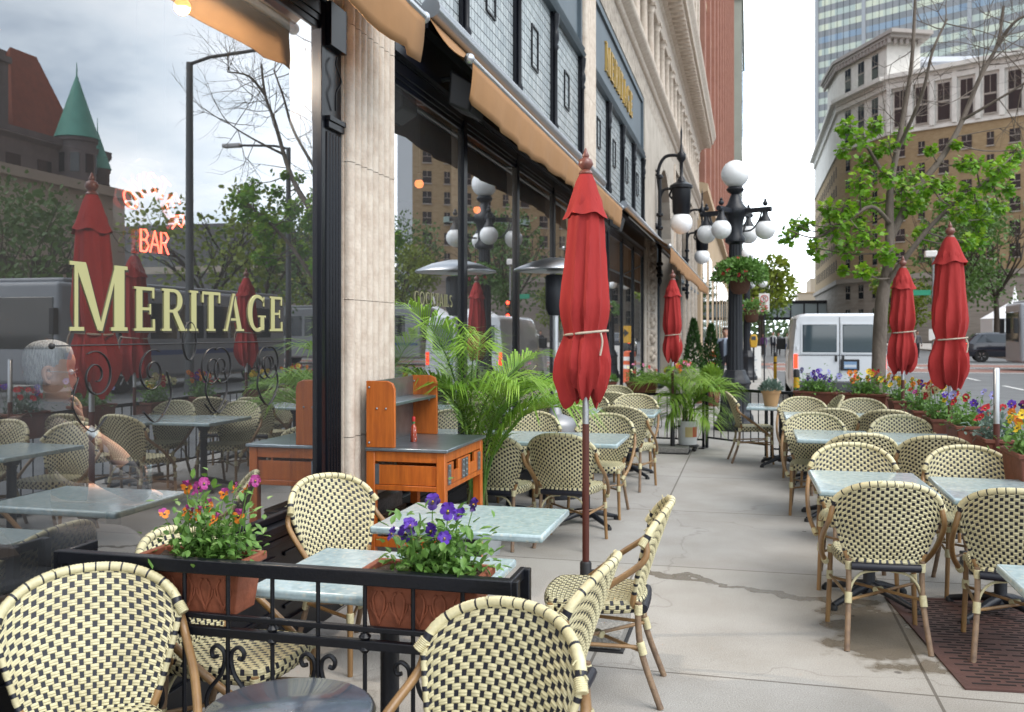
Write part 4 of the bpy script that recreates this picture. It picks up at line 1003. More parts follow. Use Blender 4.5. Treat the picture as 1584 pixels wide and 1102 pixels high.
sheet('road', ASPH, [(-60, -80), (16.6, -80), (16.6, 400), (-60, 400)], -.13)
sheet('cross_road', ASPH, [(16.7, 45), (200, 45), (200, 62), (16.7, 62)], -.129)
mb = MB()
edge = [(2.05, -8), (2.05, 14.8), (1.9, 16.2), (1.1, 18.6), (.86, 20.2), (.86, 44)]
pts = [(GX-.05, -8)]+edge+[(GX-.05, 44)]
mb.prism([(x, y, -.15) for x, y in pts], (0, 0, .15)); struct(mb.build('pavement', PAVE))
mb = MB(); o2 = [(x+.15, y) for x, y in edge]
for i in range(len(edge)-1):
    a, b, c, d = edge[i], edge[i+1], o2[i+1], o2[i]
    mb.prism([(a[0]+.001, a[1], -.14), (d[0], d[1], -.14), (c[0], c[1], -.14), (b[0]+.001, b[1], -.14)], (0, 0, .138))
struct(mb.build('kerb', KERB))
mb = MB(); mb.box(GX-.05, .86, 56, 300, -.15, 0); struct(mb.build('far_pavement', PAVE))
mb = MB(); mb.box(16.6, 60, -40, 44, -.15, 0); mb.box(16.6, 90, 63, 150, -.15, 0.0); struct(mb.build('square_pavement', PAVE))
sheet('brick_crossing', BRICKX, [(.9, 45.2), (40, 45.2), (40, 49.4), (.9, 49.4)], -.122)
sheet('brick_crossing', BRICKX, [(-2, 51.8), (40, 51.8), (40, 55.6), (-2, 55.6)], -.122)
mb = MB()
for k in range(12): mb.box(8.15, 8.28, 10+k*5.8-1.4, 12.4+k*5.8-1.4, -.126, -.121)
for y in (44.6, 49.8, 51.2, 56): mb.box(1.1, 30, y, y+.28, -.126, -.121)
struct(mb.build('road_markings', PAINT))
# tree grate
t = thing('tree_grate', 'rust-brown cast iron tree grate set in the pavement at the lower right', 'grate', (1.0, 4.76, 0), R(5.5))
RUST = mat('rusted iron', (.105, .05, .042), .6, var=.35, vs=7, bump=.15, bs=60); HOLE = mat('grate slot', (.012, .010, .010), .9)
m = MB(); m.box(0, 1.5, 0, 1.48, .001, .006); m.build('plate', RUST, t)
m = MB(); m.box(-.03, 0, -.03, 1.51, .001, .011); m.box(0, 1.5, -.03, 0, .001, .011); m.box(0, 1.5, 1.48, 1.51, .001, .011); m.build('frame', RUST, t)
m = MB(); m.box(.746, .754, 0, 1.48, .0062, .0075); m.box(0, 1.5, .736, .744, .0062, .0075)
for qx, qy in ((1, 1), (-1, 1), (1, -1), (-1, -1)):
    for i in range(16):
        b_ = .04+i*.043; a = .035+(i % 2)*.055
        while a < .66:
            if not (abs(a-.36) < .03): m.box(*sorted((.75+qx*a, .75+qx*(a+.085))), *sorted((.74+qy*b_, .74+qy*(b_+.014))), .0062, .0078)
            a += .11
m.build('slots', HOLE, t)

# ================================================================== street lamps
def street_lamp(x, y, rz, label):
    t = thing('street_lamp', label, 'lamp', (x, y, 0), rz, 'black five-globe street lamps')
    m = MB(); m.lathe([(.36, 0), (.36, .12), (.31, .16), (.30, .24), (.25, .32), (.24, .75), (.27, .80), (.24, .86), (.19, .95), (.17, 1.02)], 8, a0=PI/8); m.build('base', CAST, t, bev=.01)
    m = MB(); n = 36
    prof = [(.14, 1.02), (.132, 1.1), (.12, 2.0), (.105, 3.15)]
    vs = []
    for r, z in prof:
        for j in range(n): 
            q = r*(1-.10*(j % 3 == 0)); vs.append((q*cos(2*PI*j/n), q*sin(2*PI*j/n), z))
    m.add(vs, [(i*n+j, i*n+(j+1) % n, (i+1)*n+(j+1) % n, (i+1)*n+j) for i in range(3) for j in range(n)]); m.build('shaft', CAST, t)
    m = MB(); m.lathe([(.12, 3.15), (.17, 3.19), (.17, 3.25), (.12, 3.32), (.13, 3.5), (.16, 3.62), (.20, 3.66), (.20, 3.76), (.13, 3.84), (.09, 3.95), (.07, 4.0), (.13, 4.04), (.15, 4.08), (.12, 4.12)], 16); m.build('capital', CAST, t)
    m = MB(); m.ball((0, 0, 4.34), .235, 28, 18); m.build('globe', GLOBE, t)
    for k in range(4):
        a = k*PI/2; c, s = cos(a), sin(a); T_ = lambda r, z, o=0: V((c*r-s*o, s*r+c*o, z))
        m = MB(); M = Matrix.Rotation(a, 4, 'Z'); m.box(.15, .60, -.035, .035, 3.66, 3.74, 0, M); m.tube([T_(.58, 3.70), T_(.64, 3.70)], .045, 8)
        m.tube(spline([T_(.14, 3.36), T_(.3, 3.38), T_(.42, 3.52), T_(.47, 3.66)], 5), .016, 6)
        m.ball(T_(.535, 3.80), .045, 10, 7); m.lathe([(.02, 3.83), (.028, 3.86), (1e-5, 3.89)], 8, T_(.535, 0)); o = m.build('arm', CAST, t)
        m = MB(); m.lathe([(.10, 3.50), (.085, 3.54), (.05, 3.6), (.04, 3.67)], 14, T_(.535, 0)); m.build('cap', CAST, o)
        m = MB(); m.ball(T_(.535, 3.36), .165, 22, 14); m.build('globe', GLOBE, o)
    return t
street_lamp(-.22, 16.35, R(-24), 'black fluted street lamp with five white globes and a flower basket just beyond the gate')
street_lamp(-.05, 33.6, R(-14), 'farther black street lamp mostly hidden behind the nearer one')

# ================================================================== cars
def loft_car(mb, st, mi=0):
    """st: (y, zb, zbelt, zt, wb, wm, wt)"""
    rows = []
    for y, zb, zm, zt, wb, wm, wt in st:
        h = [(wb, zb), (wm, zb+(zm-zb)*.35), (wm, zm), (wt+.03, zt-.10), (wt-.05, zt-.02), (wt-.22, zt)]
        rows.append([V((-x, y, z)) for x, z in h]+[V((x, y, z)) for x, z in h[::-1]])
    n = len(rows[0]); vs = [p for r in rows for p in r]
    fs = [(i*n+j, i*n+j+1, (i+1)*n+j+1, (i+1)*n+j) for i in range(len(rows)-1) for j in range(n-1)]
    fs += [(i*n+n-1, i*n, (i+1)*n, (i+1)*n+n-1) for i in range(len(rows)-1)]
    mb.add(vs, fs, mi, True)
    mb.add(rows[0], [list(range(n))], mi); mb.add(rows[-1], [list(range(n))[::-1]], mi)
def wheel(root, x, y, r, w_=.22):
    m = MB(); s = 1 if x > 0 else -1
    def ring(prof): 
        k = MB(); k.lathe(prof, 24); return k
    k = ring([(r*.62, -w_/2), (r*.95, -w_/2), (r, -w_*.32), (r, w_*.32), (r*.95, w_/2), (r*.62, w_/2)])
    M = Matrix.Translation((x, y, r-.13)) @ Matrix.Rotation(PI/2*s, 4, 'Y')
    k.v = [tuple(M @ V(p)) for p in k.v]; o = k.build('wheel', TYRE, root)
    k = MB(); k.lathe([(.02, w_*.34), (r*.16, w_*.36), (r*.2, w_*.28), (r*.5, w_*.30), (r*.6, w_*.42), (r*.63, w_*.40), (r*.63, 0)], 24)
    for a in range(5):
        c_, s_ = cos(a*2*PI/5), sin(a*2*PI/5); k.tube([(c_*r*.1, s_*r*.1, w_*.40), (c_*r*.58, s_*r*.58, w_*.42)], r*.07, 6)
    k.v = [tuple(M @ V(p)) for p in k.v]; k.build('rim', CHROME, o)
VANG = mat('van window glass', (.05, .075, .09), .04, spec=.9)
VANW = mat('white van paint', (.68, .71, .75), .25, coat=.5, var=.06, vs=1)
t = thing('cargo_van', 'white cargo van seen from behind, parked at the kerb beyond the flower boxes', 'van', (1.98, 22.2, 0))
m = MB(); loft_car(m, [(0, .30, 1.12, 2.02, .97, 1.0, .90), (.10, .26, 1.14, 2.08, .99, 1.015, .91), (3.6, .26, 1.14, 2.08, .99, 1.015, .91), (4.1, .26, 1.12, 1.98, .99, 1.01, .86), (4.75, .28, 1.10, 1.25, .98, 1.0, .9), (5.35, .3, .95, 1.12, .95, .97, .85), (5.5, .4, .8, .98, .9, .92, .8)]); m.build('body', VANW, t, bev=.02)
for x0, x1 in ((-.80, -.06), (.06, .80)):
    m = MB(); m.box(x0, x1, -.012, .03, 1.20, 1.83); o = m.build('rear_window', VANG, t, bev=.03)
    m = MB(); m.box(x0-.03, x0, -.014, .02, 1.17, 1.86); m.box(x1, x1+.03, -.014, .02, 1.17, 1.86); m.box(x0, x1, -.014, .02, 1.17, 1.2); m.box(x0, x1, -.014, .02, 1.83, 1.86); m.build('frame', VANW, o)
for s in (-1, 1):
    m = MB(); m.box(*sorted((s*.90, s*.985)), -.015, .12, .84, 1.16); m.build('tail_light', TAIL, t, bev=.01)
    m = MB(); m.box(*sorted((s*.90, s*.985)), -.014, .12, .76, .835); m.build('reverse_light', mat('reverse lens', (.6, .6, .6), .2), t)
    for y0, y1 in ((.45, 1.5), (1.65, 2.75), (2.9, 3.75)):
        k = (lambda z: 1.0-(z-1.14)*.115)
        m = MB(); m.prism([(s*(k(1.25)+.012), y0, 1.25), (s*(k(1.25)+.012), y1, 1.25), (s*(k(1.84)+.012), y1-(.2 if y0 > 2.8 else 0), 1.84), (s*(k(1.84)+.012), y0, 1.84)], (-s*.03, 0, 0)); m.build('side_window', VANG, t)
    m = MB(); m.box(*sorted((s*1.02, s*1.25)), 3.95, 4.1, 1.2, 1.5); m.build('mirror', PLASTIC, t, bev=.03)
    for y in (.95, 4.55): wheel(t, s*.88, y, .37, .24)
m = MB(); m.box(-.99, .99, -.16, .05, .33, .56); m.build('bumper', mat('grey bumper', (.06, .062, .068), .5), t, bev=.03)
m = MB(); m.box(-.006, .006, -.008, .01, .60, 2.0); m.box(-.9, .9, -.006, .01, 1.13, 1.142); m.build('door_seam', PLASTIC, t)
for x in (-.10, .05):
    m = MB(); m.box(x, x+.05, -.03, .0, 1.0, 1.13); m.build('door_handle', PLASTIC, t, bev=.006)
for x in (-.93, .90):
    for z in (.70, 1.25, 1.75):
        m = MB(); m.box(x, x+.03, -.02, .01, z, z+.09); m.build('hinge', VANW, t, bev=.004)
m = MB(); m.box(-.72, -.50, -.008, .01, .70, .73); m.build('badge', CHROME, t)
m = MB(); m.box(.02, .42, -.035, .02, .80, 1.05); o = m.build('plate_holder', PLASTIC, t, bev=.01)
m = MB(); m.box(.09, .36, -.04, -.034, .84, 1.0); o = m.build('licence_plate', mat('plate blue', (.18, .30, .48), .4), t)
m = MB(); m.box(.10, .35, -.0405, -.0402, .87, .93); m.build('plate_band', mat('plate pale', (.55, .6, .65), .4), o)
m = MB(); m.prism([(-.82, 4.12, 1.95), (.82, 4.12, 1.95), (.88, 4.72, 1.27), (-.88, 4.72, 1.27)], (0, .02, .03)); m.build('windscreen', VANG, t)

def suv(loc, rz, label, paint):
    t = thing('parked_car', label, 'car', loc, rz)
    m = MB(); loft_car(m, [(0, .35, .85, 1.0, .80, .85, .8), (.06, .22, .95, 1.12, .86, .92, .82), (.6, .20, .98, 1.58, .88, .94, .66), (1.2, .20, .98, 1.64, .88, .94, .68), (2.3, .20, .98, 1.64, .88, .94, .68), (2.9, .20, .98, 1.50, .88, .94, .66), (3.55, .20, .96, 1.08, .88, .94, .82), (4.4, .22, .86, .96, .85, .90, .75), (4.65, .32, .7, .82, .75, .8, .68)]); m.build('body', paint, t, bev=.02)
    for s in (-1, 1):
        for y0, y1, y2, y3 in ((.55, 1.0, 1.45, .9), (1.1, 1.1, 2.1, 2.1), (2.2, 2.2, 3.3, 2.85)):
            m = MB(); k = lambda z: .95-(z-.98)*.40
            m.prism([(s*k(1.05), y0+.0, 1.05), (s*k(1.05), y2 if y2 > y0 else y1, 1.05), (s*k(1.5), min(y3, y2), 1.5), (s*k(1.5), y1, 1.5)], (-s*.03, 0, 0)); m.build('side_window', DARKGLASS, t)
        for y in (.85, 3.7): wheel(t, s*.82, y, .38, .24)
        m = MB(); m.box(*sorted((s*.62, s*.86)), 4.38, 4.55, .68, .84); m.build('headlight', WHITE, t, bev=.02)
        m = MB(); m.box(*sorted((s*.70, s*.9)), -.01, .12, .82, 1.0); m.build('tail_light', TAIL, t)
        m = MB(); m.box(*sorted((s*.93, s*1.12)), 2.95, 3.08, 1.02, 1.16); m.build('mirror', PLASTIC, t, bev=.02)
    m = MB(); m.prism([(-.66, 2.88, 1.52), (.66, 2.88, 1.52), (.80, 3.5, 1.11), (-.80, 3.5, 1.11)], (0, .03, .03)); m.build('windscreen', mat('pale windscreen', (.35, .40, .45), .05), t)
    m = MB(); m.prism([(-.64, .56, 1.55), (.64, .56, 1.55), (.74, .14, 1.12), (-.74, .14, 1.12)], (0, -.03, .03)); m.build('rear_window', DARKGLASS, t)
    m = MB(); m.box(-.78, .78, -.06, .1, .35, .5); m.build('bumper', PLASTIC, t)
    return t
suv((12.6, 61.4, 0), R(-97), 'black sport utility car with silver wheels crossing behind the tall right-hand umbrella', mat('black car paint', (.012, .014, .025), .15, coat=.8))
suv((4.6, 70, 0), 0, 'dark car far down the street beyond the white van', mat('charcoal car paint', (.03, .032, .04), .2, coat=.8))

def bus(loc, rz, label, ln):
    t = thing('city_bus', label, 'bus', loc, rz, 'white city buses')
    BW = mat('grey-white bus paint', (.31, .33, .36), .35, var=.12, vs=1)
    m = MB(); m.box(-1.27, 1.27, 0, ln, .25, 3.0); m.build('body', BW, t, bev=.12, seg=3)
    m = MB(); m.box(-1.15, 1.15, .3, ln-.3, 3.0, 3.12); m.build('roof', BW, t, bev=.05)
    for s in (-1, 1):
        y = .9
        while y < ln-2.2:
            m = MB(); m.box(*sorted((s*1.25, s*1.278)), y, y+1.35, 1.45, 2.55); m.build('side_window', DARKGLASS, t, bev=.03); y += 1.5
        m = MB(); m.box(*sorted((s*1.26, s*1.276)), .2, ln-.2, .95, 1.10); m.build('stripe', mat('bus stripe', (.05, .09, .25), .4), t)
        for yy in (2.6, ln-2.4): wheel(t, s*1.16, yy, .5, .3)
    m = MB(); m.box(-1.1, 1.1, -.02, .05, 1.2, 2.6); m.build('windscreen', DARKGLASS, t, bev=.05)
    m = MB()
    for k in range(9): m.box(-.8, .8, ln-.02, ln+.02, 1.2+k*.14, 1.27+k*.14)
    m.build('engine_louvre', mat('louvre grey', (.25, .27, .28), .5), t)
    for s in (-1, 1):
        m = MB(); m.box(*sorted((s*.95, s*1.15)), ln, ln+.03, .75, 1.0); m.build('tail_light', TAIL, t)
        m = MB(); m.box(*sorted((s*1.15, s*1.30)), -.25, -.05, 1.6, 2.3); m.build('mirror', PLASTIC, t, bev=.02)
    m = MB(); m.box(-.9, .9, ln, ln+.03, .45, .6); m.build('bumper', PLASTIC, t)
    return t
bus((14.0, 21.0, 0), 0, 'long white bus standing across the street, seen mirrored in the corner window', 12.4)
bus((11.95, 48.2, 0), R(-90), 'pale city bus with its nose just entering at the right frame edge', 11.)
suv((16.0, 14, 0), 0, 'silver car across the street, seen mirrored in the windows', mat('silver paint', (.4, .41, .42), .25, metal=.5))

# ================================================================== street furniture
def bollard(x, y, label):
    t = thing('yellow_bollard', label, 'bollard', (x, y, -.0), 0, 'yellow kerb posts')
    m = MB(); m.lathe([(.045, 0), (.045, .98)], 14); m.build('post', mat('yellow paint', (.62, .36, .015), .5), t)
    m = MB(); m.lathe([(.047, .98), (.047, 1.08), (.03, 1.10)], 14); m.build('cap', PLASTIC, t)
    m = MB(); m.lathe([(.047, .78), (.047, .82)], 14); m.build('band', PLASTIC, t)
bollard(.70, 14.75, 'yellow post with black cap between the clay pot and the white van')
bollard(.72, 27.2, 'farther yellow post at the kerb left of the white van')
t = thing('parking_meter', 'yellow headed parking meter on a grey post beside the far street lamp', 'meter', (.16, 31.9, 0))
m = MB(); m.lathe([(.03, 0), (.03, 1.15)], 10); m.build('post', CAST, t)
m = MB(); m.prism([(-.10, -.07, 1.15), (.10, -.07, 1.15), (.13, -.07, 1.4), (.09, -.07, 1.58), (-.09, -.07, 1.58), (-.13, -.07, 1.4)], (0, .14, 0)); m.build('head', mat('meter yellow', (.55, .32, .03), .5), t, bev=.03)
m = MB(); m.box(-.07, .07, -.075, -.068, 1.40, 1.52); m.build('display', DARKGLASS, t)
t = thing('parking_sign', 'no parking sign with red circle over a white plate on a thin post', 'sign', (.52, 33.2, 0))
m = MB(); m.lathe([(.025, 0), (.025, 3.05)], 8, (0, .03, 0)); m.build('post', CAST, t)
SW = mat('sign white', (.75, .74, .72), .5); SR = mat('sign red', (.5, .03, .03), .5)
m = MB(); m.box(-.17, .17, -.006, .006, 2.36, 2.98); m.build('plate', SW, t, bev=.004)
m = MB(); m.tube([(.12*cos(a), -.009, 2.80+.12*sin(a)) for a in [2*PI*i/28 for i in range(28)]], .014, 6, close=True); m.tube([(-.085, -.010, 2.885), (.085, -.010, 2.715)], .012, 6)
for z, w_ in ((2.56, .11), (2.50, .13), (2.44, .09)): m.box(-w_, w_, -.010, -.0065, z-.014, z+.014)
m.build('red_marks', SR, t)
m = MB(); m.tube([(-.03, -.008, 2.73), (-.03, -.008, 2.87), (.02, -.008, 2.87), (.045, -.008, 2.84), (.02, -.008, 2.80), (-.03, -.008, 2.80)], .011, 6); m.build('letter_p', PLASTIC, t)
t = thing('sandwich_board', 'white folding sandwich board standing on the far pavement by the lamp', 'sign', (.10, 35.2, 0))
for s in (-1, 1):
    m = MB(); m.prism([(-.34, s*.28, 0), (.34, s*.28, 0), (.34, s*.04, 1.15), (-.34, s*.04, 1.15)], (0, s*.03, 0)); o = m.build('panel', SW, t)
m = MB()
for k in range(6): m.box(-.22, .22-(k % 3)*.07, -.275+.018*0, -.262, .3, .3) if 0 else m.prism([(-.2, -.315+.20*(k*.12+.25)/1.0, .28+k*.12), (.2-(k % 3)*.06, -.315+.20*(k*.12+.25), .28+k*.12), (.2-(k % 3)*.06, -.315+.20*(k*.12+.29), .31+k*.12), (-.2, -.315+.20*(k*.12+.29), .31+k*.12)], (0, -.004, 0))
m.build('faded_lines', mat('faded print', (.35, .42, .48), .7), t)
t = thing('traffic_barrel', 'orange traffic barrel beside the walking man on the far pavement', 'barrel', (-1.05, 31, 0))
OR = mat('barrel orange', (.65, .10, .02), .5)
m = MB(); m.lathe([(.28, 0), (.28, .08), (.23, .1), (.20, 1.0), (.12, 1.04)], 18); m.build('drum', OR, t)
m = MB(); m.lathe([(.222, .45), (.219, .58)], 18); m.lathe([(.213, .72), (.209, .85)], 18); m.build('stripe', SW, t)
# traffic signal on the far corner
t = thing('traffic_signal', 'traffic signal pole with two red lights and green street sign across the junction', 'traffic light', (11.1, 62.8, 0), 0)
m = MB(); m.lathe([(.12, 0), (.10, .3), (.08, .35), (.07, 6.6)], 12); m.build('pole', mat('grey pole', (.22, .23, .24), .5, metal=.4), t)
for z in (2.95, 2.05):
    m = MB(); m.box(-.05, .27, -.30, -.08, z-.10, z+.92); o = m.build('signal_head', PLASTIC, t, bev=.03)
    for k, (c, e_) in enumerate((((.05, .1, .05), 0), ((.15, .1, .02), 0), ((.8, .05, .02), 1))):
        q = MB(); q.ball((.11, -.30, z+.13+k*.30), .125, 14, 8); q.build('lens', mat('lens', c, .3, emit=(1, .05, .02) if e_ else None, es=4), o)
m = MB(); m.box(-1.35, -.12, -.02, .02, 3.95, 4.28); m.build('street_sign', mat('sign green', (.02, .28, .16), .5), t)
m = MB(); m.box(-.3, .3, -.32, -.30, 1.15, 1.85); m.build('notice', SW, t)
m = MB(); m.box(-.5, .2, -.3, .1, 6.3, 6.7); m.build('camera_box', SW, t, bev=.05)
t = thing('arrow_sign', 'small yellow arrow sign down the street left of the white van', 'sign', (3.55, 66, 0))
m = MB(); m.lathe([(.03, 0), (.03, 1.9)], 8, (0, .04, 0)); m.build('post', CAST, t)
m = MB(); m.box(-.42, .42, -.02, .02, .9, 2.1); m.build('plate', mat('sign yellow', (.65, .36, .02), .5), t)
m = MB(); m.prism([(-.25, -.022, 1.6), (.1, -.022, 1.9), (.1, -.022, 1.7), (.3, -.022, 1.7), (.3, -.022, 1.5), (.1, -.022, 1.5), (.1, -.022, 1.3)], (0, -.006, 0)); m.build('arrow', PLASTIC, t)
def street_light(x, y, ax, label):
    t = thing('street_light', label, 'street light', (x, y, 0), 0, 'tall single-arm street lights over the road')
    m = MB(); m.lathe([(.16, 0), (.12, .5), (.09, 9.0)], 12); m.build('pole', mat('dark grey pole', (.07, .075, .08), .5), t)
    m = MB(); m.tube([(0, 0, 8.95), (ax*.6, 0, 9.1), (ax*2.2, 0, 9.2)], .05, 8); m.build('arm', CAST, t)
    m = MB(); m.box(*sorted((ax*2.1, ax*2.9)), -.15, .15, 9.12, 9.28); m.build('lamp_head', mat('lamp head', (.4, .4, .4), .4), t, bev=.04)
street_light(9.9, 22.6, -1, 'tall street light across the road, mirrored in the middle of the corner window')
street_light(12.9, 34, 1, 'second tall street light, its double-bent arm mirrored beside the bare branches')

# ================================================================== far buildings
def wall_between(mb, a, b, z0, z1, dep, mi=0, out=0.):
    a = V((*a, 0)); b = V((*b, 0)); d = (b-a).normalized(); n = V((d.y, -d.x, 0))        # n points outward (right of a->b)
    p = [a+n*out, b+n*out, b-n*dep, a-n*dep]
    mb.prism([(q.x, q.y, z0) for q in p], (0, 0, z1-z0), mi)
TAN = mat('tan brick', (.38, .285, .17), .9, var=.35, vs=1.2, col2=(.29, .205, .11), stretch=(1, 1, 3))
TERW = mat('white terracotta', (.70, .675, .63), .7, var=.2, vs=.8)
LIME = mat('grey banded stone', (.36, .32, .28), .85, var=.3, vs=.7, stretch=(.3, .3, 4))
t = H = thing('hotel_building', 'tan brick hotel with white carved upper storeys and overhanging roof across the junction', 'building', (0, 0, 0))
A_, B_, C_, D_ = (15.8, 179.3), (22.1, 164.9), (49.8, 148.3), (15.8, 241.)
faces = [(D_, A_), (A_, B_), (B_, C_)]
for nm, z0, z1, m_, out in (('base_wall', 0, 11.2, LIME, .15), ('wall', 11.21, 34.4, TAN, 0), ('upper_wall', 34.41, 42.4, TERW, .05)):
    mb = MB(); pl_ = [D_, A_, B_, C_, (61.5, 190), (60, 241)]
    mb.prism([(x, y, z0) for x, y in pl_][::-1], (0, 0, z1-z0)); mb.build(nm, m_, H)
    if out:
        mb = MB()
        for a, b in faces: wall_between(mb, a, b, z1-.9, z1-.1, .1, 0, .45)
        mb.build('belt_course', m_, H)
mb = MB()
for a, b in faces: wall_between(mb, a, b, 42.41, 43.0, .2, 0, .5); wall_between(mb, a, b, 43.01, 43.7, .2, 0, 1.3); wall_between(mb, a, b, 34.0, 34.45, .1, 0, .3)
mb.build('main_cornice', TERW, H)
pc = [(14.9, 192), A_, B_, (27.6, 167.3), (22, 194)]
mb = MB(); mb.prism([(x, y, 43.71) for x, y in pc][::-1], (0, 0, 6)); mb.build('roof_pavilion', TERW, H)
mb = MB()
cen = V((20.5, 179)); pe = [tuple(cen+(V(p)-cen)*1.16) for p in pc]
mb.prism([(x, y, 49.72) for x, y in pe][::-1], (0, 0, .5)); mb.prism([(x, y, 50.23) for x, y in [tuple(cen+(V(p)-cen)*1.22) for p in pc]][::-1], (0, 0, .6))
for a, b in ((pe[0], pe[1]), (pe[1], pe[2]), (pe[2], pe[3])):
    a = V((*a, 0)); b = V((*b, 0)); d = b-a; n = int(d.length/1.1)
    for i in range(n):
        q = a+d*(i/n); q = q+(V((*cen, 0))-q)*.07; mb.box(q.x-.25, q.x+.25, q.y-.6, q.y+.6, 48.9, 49.715)
mb.build('eaves', mat('eaves stone', (.33, .30, .28), .8), H)
mb = MB(); mb.prism([(x, y, 43.71) for x, y in ((30, 200), (30, 188), (44, 191), (44, 203))], (0, 0, 8)); mb.prism([(x, y, 51.72) for x, y in ((28.5, 202), (28.5, 186.5), (45.5, 189.5), (45.5, 205))], (0, 0, .9)); mb.build('penthouse', mat('pale roof house', (.55, .57, .62), .8), H)
def win_mesh(w_, h):
    mb = MB(); mb.box(-w_/2, w_/2, -.03, .04, 0, h, 0); mb.box(-w_/2-.12, w_/2+.12, .041, .16, -.22, -.02, 1); mb.box(-w_/2, w_/2, .041, .07, h*.48, h*.53, 1); mb.box(-.04, .04, .041, .06, h*.53, h, 1)
    return mb
HWM = {}
def hwin(face, s, z, w_=1.35, h=2.1):
    a, b = face; a = V((*a, 0)); b = V((*b, 0)); d = (b-a).normalized(); n = V((d.y, -d.x, 0)); p = a+d*s+n*.06
    k = (w_, h); nm = 'window'
    if k not in HWM:
        HWM[k] = win_mesh(w_, h).build(nm, [DARKGLASS, LIME], H); o = HWM[k]
    else:
        o = HWM[k].copy(); COL.objects.link(o); o.parent = H
    o.location = (p.x, p.y, z); o.rotation_euler.z = math.atan2(n.y, n.x)-PI/2
for j in range(6):
    for i in range(9): hwin(faces[2], 2.2+i*3.45, 13.0+j*3.45, 1.0 if i % 3 == 1 else 1.5, 2.0)
    for i in range(3): hwin(faces[1], 3.4+i*4.4, 13.0+j*3.45, 1.3, 2.0)
for i in range(9): hwin(faces[2], 2.2+i*3.45, 35.2, 1.8, 5.8)
for i in range(3): hwin(faces[1], 3.4+i*4.4, 35.4, 1.8, 5.6); hwin(faces[1], 3.4+i*4.4, 44.3, 1.8, 4.0)
for z in (3.2, 7.4):
    for i in range(3): hwin(faces[1], 3.4+i*4.4, z, 1.4, 2.4)
mb = MB()
for j in range(6):
    for i in range(12):
        y = 183+i*4.6; mb.box(15.74, 15.8-.1+.3, y, y+1.4, 13+j*3.45, 15+j*3.45)
struct(mb.build('side_windows', mat('matt dark window', (.05, .05, .055), .9, spec=.05), H), 'stuff')
mb = MB()
for i in range(10):
    a, b = V((*B_, 0)), V((*C_, 0)); d = (b-a).normalized(); n = V((d.y, -d.x, 0)); p = a+d*(.5+i*3.45); mb.prism([(q.x, q.y, 34.5) for q in (p+n*.1-d*.35, p+n*.1+d*.35, p+n*.5+d*.35, p+n*.5-d*.35)], (0, 0, 7.9))
mb.build('pilasters', TERW, H)
# rooftop balcony awning strip on the front
mb = MB(); a, b = V((*B_, 0)), V((*C_, 0)); d = (b-a).normalized(); n = V((d.y, -d.x, 0))
for s0 in (12, 21): 
    p = a+d*s0; q = a+d*(s0+6); mb.prism([(p.x, p.y, 20.2), (q.x, q.y, 20.2), (q+n*1.2).to_tuple()[:2]+(20.2,), (p+n*1.2).to_tuple()[:2]+(20.2,)], (0, 0, .9))
mb.build('balcony', mat('verdigris rail', (.30, .40, .38), .7), H)

# glass office tower behind the hotel
def tower_mat(name, c1, c2):
    m = mat(name, c1, .3, spec=.3)
    tc = nd(m, 'ShaderNodeTexCoord'); mp = nd(m, 'ShaderNodeMapping'); mp.inputs['Scale'].default_value = (1/2.2, 1/2.2, 1/3.9)
    n = nd(m, 'ShaderNodeTexWhiteNoise'); f = nd(m, 'ShaderNodeVectorMath', operation='FLOOR'); L = m.node_tree.links
    L.new(tc.outputs['Object'], mp.inputs[0]); L.new(mp.outputs[0], f.inputs[0]); L.new(f.outputs[0], n.inputs['Vector'])
    mx = nd(m, 'ShaderNodeMix', data_type='RGBA'); mx.inputs['A'].default_value = (*c1, 1); mx.inputs['B'].default_value = (*c2, 1); L.new(n.outputs['Value'], mx.inputs['Factor']); L.new(mx.outputs['Result'], bs(m).inputs['Base Color'])
    return m
TW1 = tower_mat('tower vision glass', (.36, .42, .40), (.56, .58, .46)); TW2 = tower_mat('tower spandrel glass', (.19, .20, .21), (.25, .25, .26)); TW3 = tower_mat('tower blue glass', (.20, .27, .36), (.28, .34, .40))
TOW = thing('office_tower', 'tall glass office tower with horizontal window bands behind the tan hotel', 'building', (20.8, 314.7, 0), math.atan2(-.515, .857))
mb = MB(); mb.box(0, 84, 0, 40, 0, 150); mb.build('core', mat('tower grey', (.25, .26, .28), .5), TOW)
for f in range(9, 34):
    z = f*3.9
    mb = MB(); mb.box(.6, 83.5, -.12, 0, z, z+1.9); mb.build('window_band', TW1 if f % 8 else TW3, TOW)
    mb = MB(); mb.box(.6, 83.5, -.10, 0, z+1.905, z+3.895); mb.build('spandrel_band', TW2, TOW)
for k in range(6):
    mb = MB(); mb.box(k*15.5, k*15.5+1.1, -.7, 0, 0, 148); mb.build('pier', mat('tower pier', (.30, .31, .33), .5), TOW)
    if k < 5:
        mb = MB()
        for q in range(1, 7): mb.box(k*15.5+1.1+q*2.06, k*15.5+1.18+q*2.06, -.2, -.121, 30, 140)
        mb.build('mullions', IRON, TOW)
